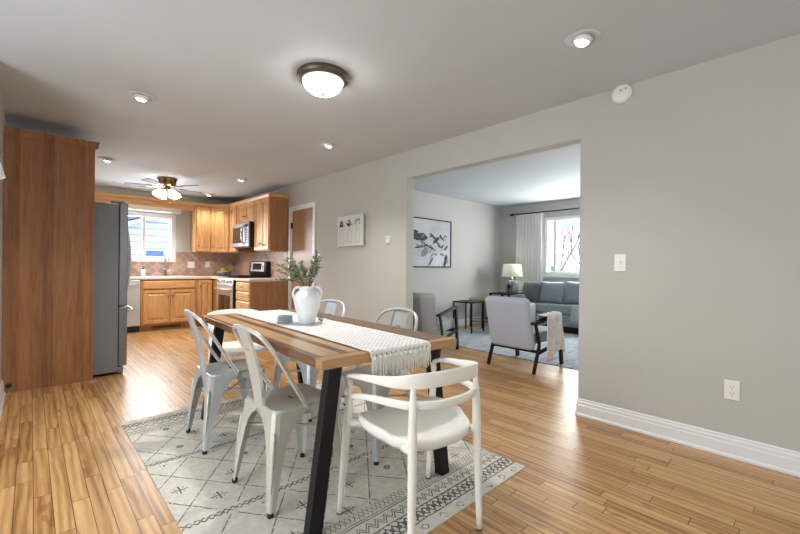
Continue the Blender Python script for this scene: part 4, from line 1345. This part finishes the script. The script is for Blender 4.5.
# curtain rod and sheer curtain
t = thing('curtain_rod', 'thin black curtain rod above the living room window', 'curtain rod', (LX - .060, 0, 2.243))
bm = B(); tube(bm, [(0, 1.1, 0), (0, 4.36, 0)], .011, 10); obj('rod', bm, M['black_steel'], t, smooth=True)
for yy in (1.1, 4.36):
    bm = B(); tube(bm, [(0, yy - .0 if yy > 2 else yy, 0), (0, yy + (.07 if yy > 2 else -.07), 0)], [.021, .021], 12); obj('finial', bm, M['black_steel'], t, smooth=True)
for yy in (1.3, 4.31):
    bm = B(); tube(bm, [(.0, yy, .0), (.059, yy, .0)], .007, 8); obj('bracket', bm, M['black_steel'], t)
t = thing('sheer_curtain', 'sheer white curtain panel hanging at the living room window', 'curtain', (LX - .060, 0, 0))
bm = B(); n = 90; rows = []
for j in range(14):
    z_ = 2.225 - j * (2.225 - .10) / 13
    row = []
    for i in range(n + 1):
        f = i / n; yy = 3.69 + f * .60
        row.append(bm.verts.new((.020 * math.sin(f * 2 * PI * 9) * (1 + .15 * math.sin(j)) + .004 * math.sin(f * 40 + j * .5) - (0 if j else -.0), yy + .006 * math.sin(j * .7 + f * 9), z_)))
    rows.append(row)
for a, b_ in zip(rows[:-1], rows[1:]):
    for i in range(n): bm.faces.new((a[i], a[i + 1], b_[i + 1], b_[i]))
obj('fabric', bm, M['sheer'], t, smooth=True)
t['label'] = 'sheer white curtain panel hanging left of the living room window'

# sofa
t = thing('sofa', 'blue-grey fabric sofa under the living room window', 'sofa', (0, 0, 0))
SX = 6.80
bx('base', (SX + .01, 7.285, 1.50, 4.02, .115, .32), M['sofa'], t, .015)
for y0, y1 in ((1.72, 2.74), (2.75, 3.80)):
    bx('seat_cushion', (SX - .01, 7.17, y0, y1, .325, .485), M['sofa'], t, .03)
bx('back_frame', (7.20, 7.295, 1.50, 4.02, .325, .80), M['sofa'], t, .03)
for y0 in (1.50, 3.815):
    bx('armrest', (SX, 7.19, y0, y0 + .205, .325, .62), M['sofa'], t, .03)
for xx in (SX + .04, 7.20):
    bm = B(); box(bm, xx, xx + .06, 1.54, 3.98, .0, .112); obj('plinth', bm, M['black_wood'], t)
t = thing('ottoman', 'blue-grey upholstered ottoman in front of the sofa', 'ottoman', (6.30, 3.62, .0085))
bx('cushion', (-.25, .25, -.20, .26, .16, .50), M['sofa'], t, .03)
for sx in (-1, 1):
    for y_ in (-.17, .23):
        bm = B(); box(bm, sx * .22 - .02, sx * .22 + .02, y_ - .02, y_ + .02, 0, .16); obj('leg', bm, M['black_wood'], t)


def cushion(label, loc, w, h, mat, tilt, rz, th=.15):
    bm = B(); n = 10; F = []
    for side in (1, -1):
        g = []
        for j in range(n + 1):
            r = []
            for i in range(n + 1):
                u, v = i / n * 2 - 1, j / n * 2 - 1
                k = (1 - abs(u) ** 3.0) * (1 - abs(v) ** 3.0)
                pin = 1 - .06 * (1 - abs(u)) * abs(v) ** 2; pin2 = 1 - .06 * (1 - abs(v)) * abs(u) ** 2
                r.append(bm.verts.new((side * th / 2 * k ** .6 if k > 0 else 0, u * w / 2 * pin2, v * h / 2 * pin)))
            g.append(r)
        for a, b_ in zip(g[:-1], g[1:]):
            for i in range(n): bm.faces.new((a[i], a[i + 1], b_[i + 1], b_[i]))
    bmesh.ops.remove_doubles(bm, verts=bm.verts, dist=.0008)
    o = obj('throw_pillow', bm, mat, smooth=True)
    o.location = loc; o.rotation_euler = (0, tilt, rz)
    return tag(o, label, 'cushion', 'pillows along the sofa back')


cushion('dark grey pillow at the left end of the sofa', (6.985, 3.765, .670), .44, .40, M['cushion_dark'], .28, -.25)
cushion('blue-grey pillow with a wrinkled face, middle one on the sofa', (7.00, 3.36, .685), .47, .42, M['cushion'], .28, 0)
cushion('blue-grey pillow beside the opening jamb, rightmost in view', (7.02, 2.88, .695), .47, .43, M['cushion'], .25, .05)

# pale throw on the sofa front
bm = B(); n = 14; rows = []
pth = [(7.12, .497), (6.95, .497), (6.80, .496), (6.777, .48), (6.770, .40), (6.765, .30), (6.760, .17)]
for j, (x, z_) in enumerate(pth):
    rows.append([bm.verts.new((x - .004 - .006 * math.sin(i * 1.9 + j), 2.38 + i * .50 / n + .04 * j / 6 * (i / n - .3), z_ + (.004 * math.sin(i * 1.9) if j < 3 else 0))) for i in range(n + 1)])
for a, b_ in zip(rows[:-1], rows[1:]):
    for i in range(n): bm.faces.new((a[i], a[i + 1], b_[i + 1], b_[i]))
o = obj('throw_blanket', bm, M['throw_pale'], smooth=True); sm = o.modifiers.new('Solidify', 'SOLIDIFY'); sm.thickness = .006; sm.offset = 0
tag(o, 'pale blue-grey throw hanging over the sofa seat edge', 'throw')

# end table + lamp
t = thing('end_table', 'black end table under the glass lamp', 'side table', (6.98, 4.30, 0))
bx('tabletop', (-.24, .24, -.22, .24, .60, .625), M['black_wood'], t, .003)
bx('shelf', (-.21, .21, -.19, .21, .16, .18), M['black_wood'], t)
for sx in (-1, 1):
    for sy in (-1, 1):
        bm = B(); box(bm, sx * .21 - .018, sx * .21 + .018, sy * .20 - .018 + .01, sy * .20 + .018 + .01, 0, .5995); obj('leg', bm, M['black_wood'], t)
m_, nt, b_ = new_mat('ribbed_smoke_glass')
x, y_, z_ = coords(nt)
b_.inputs['Base Color'].default_value = (*srgb(128, 140, 146), 1); b_.inputs['Roughness'].default_value = .12; b_.inputs['Transmission Weight'].default_value = .25
nt.links.new(ramp(nt, noise(nt, vec(nt, x, y_, z_ * .1), 30, 2), [(.3, srgb(92, 106, 114)), (.7, srgb(170, 182, 186))]), b_.inputs['Base Color'])
t = thing('table_lamp', 'table lamp with ribbed glass base and pale shade', 'table lamp', (6.98, 4.16, .6255))
bm = B(); n = 36; rings = []
for r, z_ in ((.075, 0), (.095, .01), (.112, .05), (.115, .13), (.112, .20), (.085, .245), (.045, .262), (.03, .265)):
    rings.append([((r + .004 * (k % 2)) * math.cos(2 * PI * k / n), (r + .004 * (k % 2)) * math.sin(2 * PI * k / n), z_) for k in range(n)])
loft(bm, rings); obj('base', bm, m_, t, smooth=False)
bm = B(); lathe(bm, [(.034, .265), (.034, .285), (.014, .29), (.014, .35)], 16); lathe(bm, [(.008, .56), (.008, .59), (.018, .60), (.014, .615), (.002, .62)], 12); tube(bm, [(-.198, 0, .3385), (.198, 0, .3385)], .0025, 5); tube(bm, [(0, 0, .34), (0, 0, .57)], .004, 6); obj('lamp_fitting', bm, M['brass'], t, smooth=True)
bm = B(); lathe(bm, [(.208, .335), (.170, .585)], 36, cap=False); s = obj('lamp_shade', bm, M['lampshade'], t, smooth=True)
sm = s.modifiers.new('Solidify', 'SOLIDIFY'); sm.thickness = .003
l = bpy.data.lights.new('lamp_bulb', 'POINT'); l.energy = 2.5; l.color = (1, .93, .78); l.shadow_soft_size = .04
lo = bpy.data.objects.new('lamp_bulb', l); C.objects.link(lo); lo.parent = t; lo.location = (0, 0, .45)
# small dark ornament beside lamp
t = thing('ornament', 'small dark round ornament beside the lamp', 'ornament', (6.86, 3.985, .6205))
t.location = (6.95, 4.02, .6255); 
bm = B(); lathe(bm, [(.022, 0), (.026, .006), (.010, .02), (.010, .10), (.028, .12), (.036, .15), (.028, .18), (.006, .192)], 16); obj('ornament_body', bm, M['black_steel'], t, smooth=True)
t.location = (7.0, 3.985, .6205) if False else (6.80, 4.12, .6255)


# mid-century armchairs, front = +Y
def lounge_chair(label, loc, rz, fab, group):
    t = thing('lounge_chair', label, 'armchair', loc, rz, group)
    k = M['black_wood']
    # seat cushion and reclined back
    bm = B(); loft(bm, [rrect(.52, .56, .05, z_, 4, 0, .02) for z_ in (.30, .31)] + [rrect(.54, .58, .05, .33, 4, 0, .02), rrect(.54, .58, .05, .40, 4, 0, .02), rrect(.52, .56, .05, .425, 4, 0, .02)]); obj('seat_cushion', bm, fab, t, smooth=False, bevel=.01)
    bm = B()
    box(bm, -.285, .285, -.055, .055, 0, .58)
    bk = obj('backrest', bm, fab, t, bevel=.048, seg=5); bk.location = (0, -.275, .245); bk.rotation_euler = (.24, 0, 0)
    for s in (-1, 1):
        x = s * .305
        bm = B(); bar(bm, (x, .30, .005), (x, .225, .575), .032, .052, (0, 1, 0)); obj('front_leg', bm, k, t, bevel=.004)
        bm = B(); bar(bm, (x, -.335, .005), (x, -.215, .300), .026, .042, (0, 1, 0)); bar(bm, (x, -.215, .300), (x, -.300, .540), .024, .040, (0, 1, 0)); obj('rear_leg', bm, k, t, bevel=.004)
        bm = B(); bar(bm, (x, -.36, .540), (x, .255, .594), .062, .030); obj('armrest', bm, k, t, bevel=.008)
        bm = B(); bar(bm, (x, -.24, .215), (x, .27, .275), .022, .040); obj('side_rail', bm, k, t, bevel=.003)
    bm = B(); bar(bm, (-.29, .24, .275), (.29, .24, .275), .022, .035); obj('cross_rail', bm, k, t)
    bm = B(); bar(bm, (-.29, -.235, .225), (.29, -.235, .225), .022, .030); obj('cross_rail', bm, k, t)
    return t


lc = lounge_chair('light grey lounge chair seen from behind, with throw over its arm', (4.225, 2.33, .0), -PI / 2 - .02, M['grey_fabric'], 'lounge chairs with black wooden arms')
lc.scale = (.94, 1, 1); lc.rotation_euler = (.0135, 0, -PI / 2 - .02); lc.location.z = .0045
lc2 = dup(lc, (3.88, 3.55, .0), -math.radians(71), 'mid-grey lounge chair seen from the side, close to the opening jamb', mats={'light_grey_upholstery': M['grey_fabric2']})

lc2.scale = (.94, 1.10, 1)

# throw draped on the right arm of the near lounge chair
bm = B(); nU, nV = 26, 22
ca = Vector((4.225, 2.33, 0)); a_ = -PI / 2 - .02
def lc_w(x, y, z): return Vector((ca.x + x * math.cos(a_) - y * math.sin(a_), ca.y + x * math.sin(a_) + y * math.cos(a_), z))
rows = []
for j in range(nV + 1):
    v = j / nV                                      # across the arm: inside -> top -> down outside
    row = []
    for i in range(nU + 1):
        u = i / nU
        yl = -.215 + u * .36 - .05 * max(0, v - .3) * (1 - u)
        if v < .22: x, z_ = .262 - .006, .50 + (v / .22) * .125 + .06 * (yl + .1) * .5
        elif v < .40: x, z_ = .262 + (v - .22) / .18 * .09, .625 + .06 * (yl) * .8
        else:
            f = (v - .40) / .60
            x, z_ = .352 + .012 * f, .625 - f * (.44 + .05 * math.sin(u * 5 + 1))
        fold = .014 * math.sin(u * 17 + v * 3) * (1 if v > .4 else .3)
        row.append(bm.verts.new(lc_w(x + fold + .012 * (v > .4), yl + .01 * math.sin(v * 9), z_ + .004 * math.sin(u * 23))))
    rows.append(row)
for a, b_ in zip(rows[:-1], rows[1:]):
    for i in range(nU): bm.faces.new((a[i], a[i + 1], b_[i + 1], b_[i]))
o = obj('throw_blanket', bm, M['throw'], smooth=True); sm = o.modifiers.new('Solidify', 'SOLIDIFY'); sm.thickness = .010; sm.offset = 1
tag(o, 'grey knitted throw draped over the arm of the near lounge chair', 'throw')

# side tables by the picture wall
t = thing('side_table', 'black square-tube side table by the grey lounge chair', 'side table', (5.62, 4.20, .0085), .05)
w, d_, h = .40, .40, .53
bm = B()
box(bm, -w / 2, w / 2, -d_ / 2, d_ / 2, h - .022, h); obj('tabletop', bm, M['black_steel'], t)
for sx in (-1, 1):
    for sy in (-1, 1):
        bm = B(); box(bm, sx * (w / 2 - .012) - .010, sx * (w / 2 - .012) + .010, sy * (d_ / 2 - .012) - .010, sy * (d_ / 2 - .012) + .010, 0, h - .0225); obj('leg', bm, M['black_steel'], t)
t = thing('side_table', 'round brass-topped side table with thin black legs', 'side table', (6.22, 4.33, .0085))
bm = B(); lathe(bm, [(.24, .520), (.25, .522), (.25, .545), (.24, .547)], 36); obj('tabletop', bm, M['gold'], t)
for i in range(4):
    a = i * PI / 2 + .6; bm = B(); bar(bm, (math.cos(a) * .225, math.sin(a) * .225, 0), (math.cos(a) * .215, math.sin(a) * .215, .5198), .018, .018, (1, 0, 0)); obj('leg', bm, M['black_steel'], t)
bm = B(); tube(bm, [(math.cos(i * PI / 12) * .222, math.sin(i * PI / 12) * .222, .13) for i in range(25)], .006, 6); obj('foot_ring', bm, M['black_steel'], t)

# ------------------------------------------------------------------ left edge: floor lamp and crate
t = thing('floor_lamp', 'white tapered lampshade of a floor lamp cut by the left edge', 'floor lamp', (-.325, 3.0, 0))
bm = B(); lathe(bm, [(.13, 0), (.13, .015), (.02, .03), (.012, .05)], 24); obj('base', bm, M['black_steel'], t)
bm = B(); tube(bm, [(0, 0, .04), (0, 0, 1.72)], .010, 10); obj('pole', bm, M['black_steel'], t)
bm = B(); lathe(bm, [(.222, 1.588), (.150, 1.880)], 36, cap=False); tube(bm, [(-.2, 0, 1.62), (.2, 0, 1.62)], .002, 4); s = obj('lamp_shade', bm, M['canvas'], t, smooth=True)
sm = s.modifiers.new('Solidify', 'SOLIDIFY'); sm.thickness = .003
t = thing('wooden_crate', 'small open wooden crate on the floor at the left edge', 'crate', (-.245, 3.24, 0), .75)
bm = B(); s_ = .10
box(bm, -s_, s_, -s_, -s_ + .014, 0, .105); box(bm, -s_, s_, s_ - .014, s_, 0, .105); box(bm, -s_, -s_ + .014, -s_ + .014, s_ - .014, 0, .105); box(bm, s_ - .014, s_, -s_ + .014, s_ - .014, 0, .105); box(bm, -s_ + .014, s_ - .014, -s_ + .014, s_ - .014, 0, .012)
obj('crate_body', bm, M['crate'], t)

# ------------------------------------------------------------------ outside
bm = B(); box(bm, -40, 60, YK + .5, 60, -.9, -.5); box(bm, LX + 1.2, 60, -30, YK + .5, -.9, -.5); struct('ground', bm, M['snow'])
t = thing('neighbour_house', 'pale neighbouring house with lap siding outside the kitchen window', 'house', (0, 0, 0))
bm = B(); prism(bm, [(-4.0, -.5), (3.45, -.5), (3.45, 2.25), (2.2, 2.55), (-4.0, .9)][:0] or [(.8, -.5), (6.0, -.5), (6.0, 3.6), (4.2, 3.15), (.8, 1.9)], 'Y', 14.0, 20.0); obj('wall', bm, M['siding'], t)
bm = B(); prism(bm, [(.3, 1.78), (4.3, 3.25), (4.3, 3.45), (.3, 1.98)], 'Y', 13.6, 20.0); obj('roof', bm, M['roof'], t)
bm = B(); prism(bm, [(.3, 1.62), (4.3, 3.09), (4.3, 3.20), (.3, 1.73)], 'Y', 13.55, 13.62); obj('fascia', bm, M['roof_white'], t)
bm = B(); box(bm, 2.55, 3.0, 13.94, 14.0, 1.15, 1.55); obj('window', bm, M['roof'], t)
t = thing('fence', 'blue-grey low fence beyond the kitchen window', 'fence', (0, 0, 0))
bm = B()
for i in range(22): box(bm, .0 + i * .22, .17 + i * .22, 11.0, 11.04, -.5, 1.02 + .03 * (i % 3))
obj('pickets', bm, M['roof'], t)
bm = B(); box(bm, 0, 4.8, 11.041, 11.08, .7, .78); obj('rail', bm, M['roof_white'], t)

# porch roof and lawn at the living room side
bm = B(); box(bm, LX + .16, LX + 1.9, -1.0, 6.5, 2.13, 2.25); tag(obj('porch_roof', bm, M['roof_white']), 'white porch roof above the living room window', 'roof')
bm = B(); box(bm, LX + 2.2, 40, -14, 22, -.499, -.45); o = obj('lawn', bm, M['grass']); o['kind'] = 'structure'


def bush(loc, r, h, label):
    bm = B(); rnd = random.Random(int(loc[1] * 10)); bmesh.ops.create_icosphere(bm, subdivisions=3, radius=1)
    for v in bm.verts:
        k = 1 + rnd.uniform(-.14, .14); v.co = Vector((v.co.x * r * k, v.co.y * r * k, (v.co.z * .5 + .5) * h * k))
    o = obj('bush', bm, M['hedge']); o.location = loc; return tag(o, label, 'bush', 'bushes outside the living room window')
bush((14.0, 6.9, -.46), .9, 1.6, 'green bush outside, lowest left in the living room window')
bush((15.0, 5.2, -.46), .6, 1.15, 'small green bush outside, right of the mullion')


def tree(loc, H_, seed, label, lean=0):
    t = thing('bare_tree', label, 'tree', loc, 0, 'bare trees outside the living room window')
    rnd = random.Random(seed)
    bt, bb = B(), B()
    def grow(bm, p, d, L, r, depth):
        pts = [p]; q_ = p.copy(); dd = d.copy(); n = 4
        for i in range(n):
            dd = (dd + Vector((rnd.uniform(-.16, .16), rnd.uniform(-.16, .16), rnd.uniform(-.04, .12)))).normalized()
            q_ = q_ + dd * (L / n); pts.append(q_.copy())
        tube(bm, pts, [r * (1 - .45 * i / n) for i in range(n + 1)], 4 if depth < 3 else 6)
        if depth == 0: return
        for k in range(4 if depth > 1 else 3):
            i = rnd.randint(1, n); a = rnd.uniform(0, 2 * PI)
            nd = (dd + Vector((math.cos(a), math.sin(a), rnd.uniform(-.1, .5))) * rnd.uniform(.5, .95)).normalized()
            grow(bb, pts[i], nd, L * rnd.uniform(.55, .80), r * .50, depth - 1)
    grow(bt, Vector((0, 0, 0)), Vector((lean, lean * .4, 1)).normalized(), H_ * .38, .06, 5)
    obj('trunk', bt, M['bark'], t); obj('branches', bb, M['bark'], t)


tree((13.0, 5.2, -.46), 5.5, 4, 'bare branching tree nearest the living room window', .25)
tree((17.5, 8.2, -.46), 6.5, 9, 'bare tree standing behind, at the left of the window', -.1)
tree((19.5, 4.6, -.46), 7.0, 15, 'bare tree at the right part of the living room window', .0)
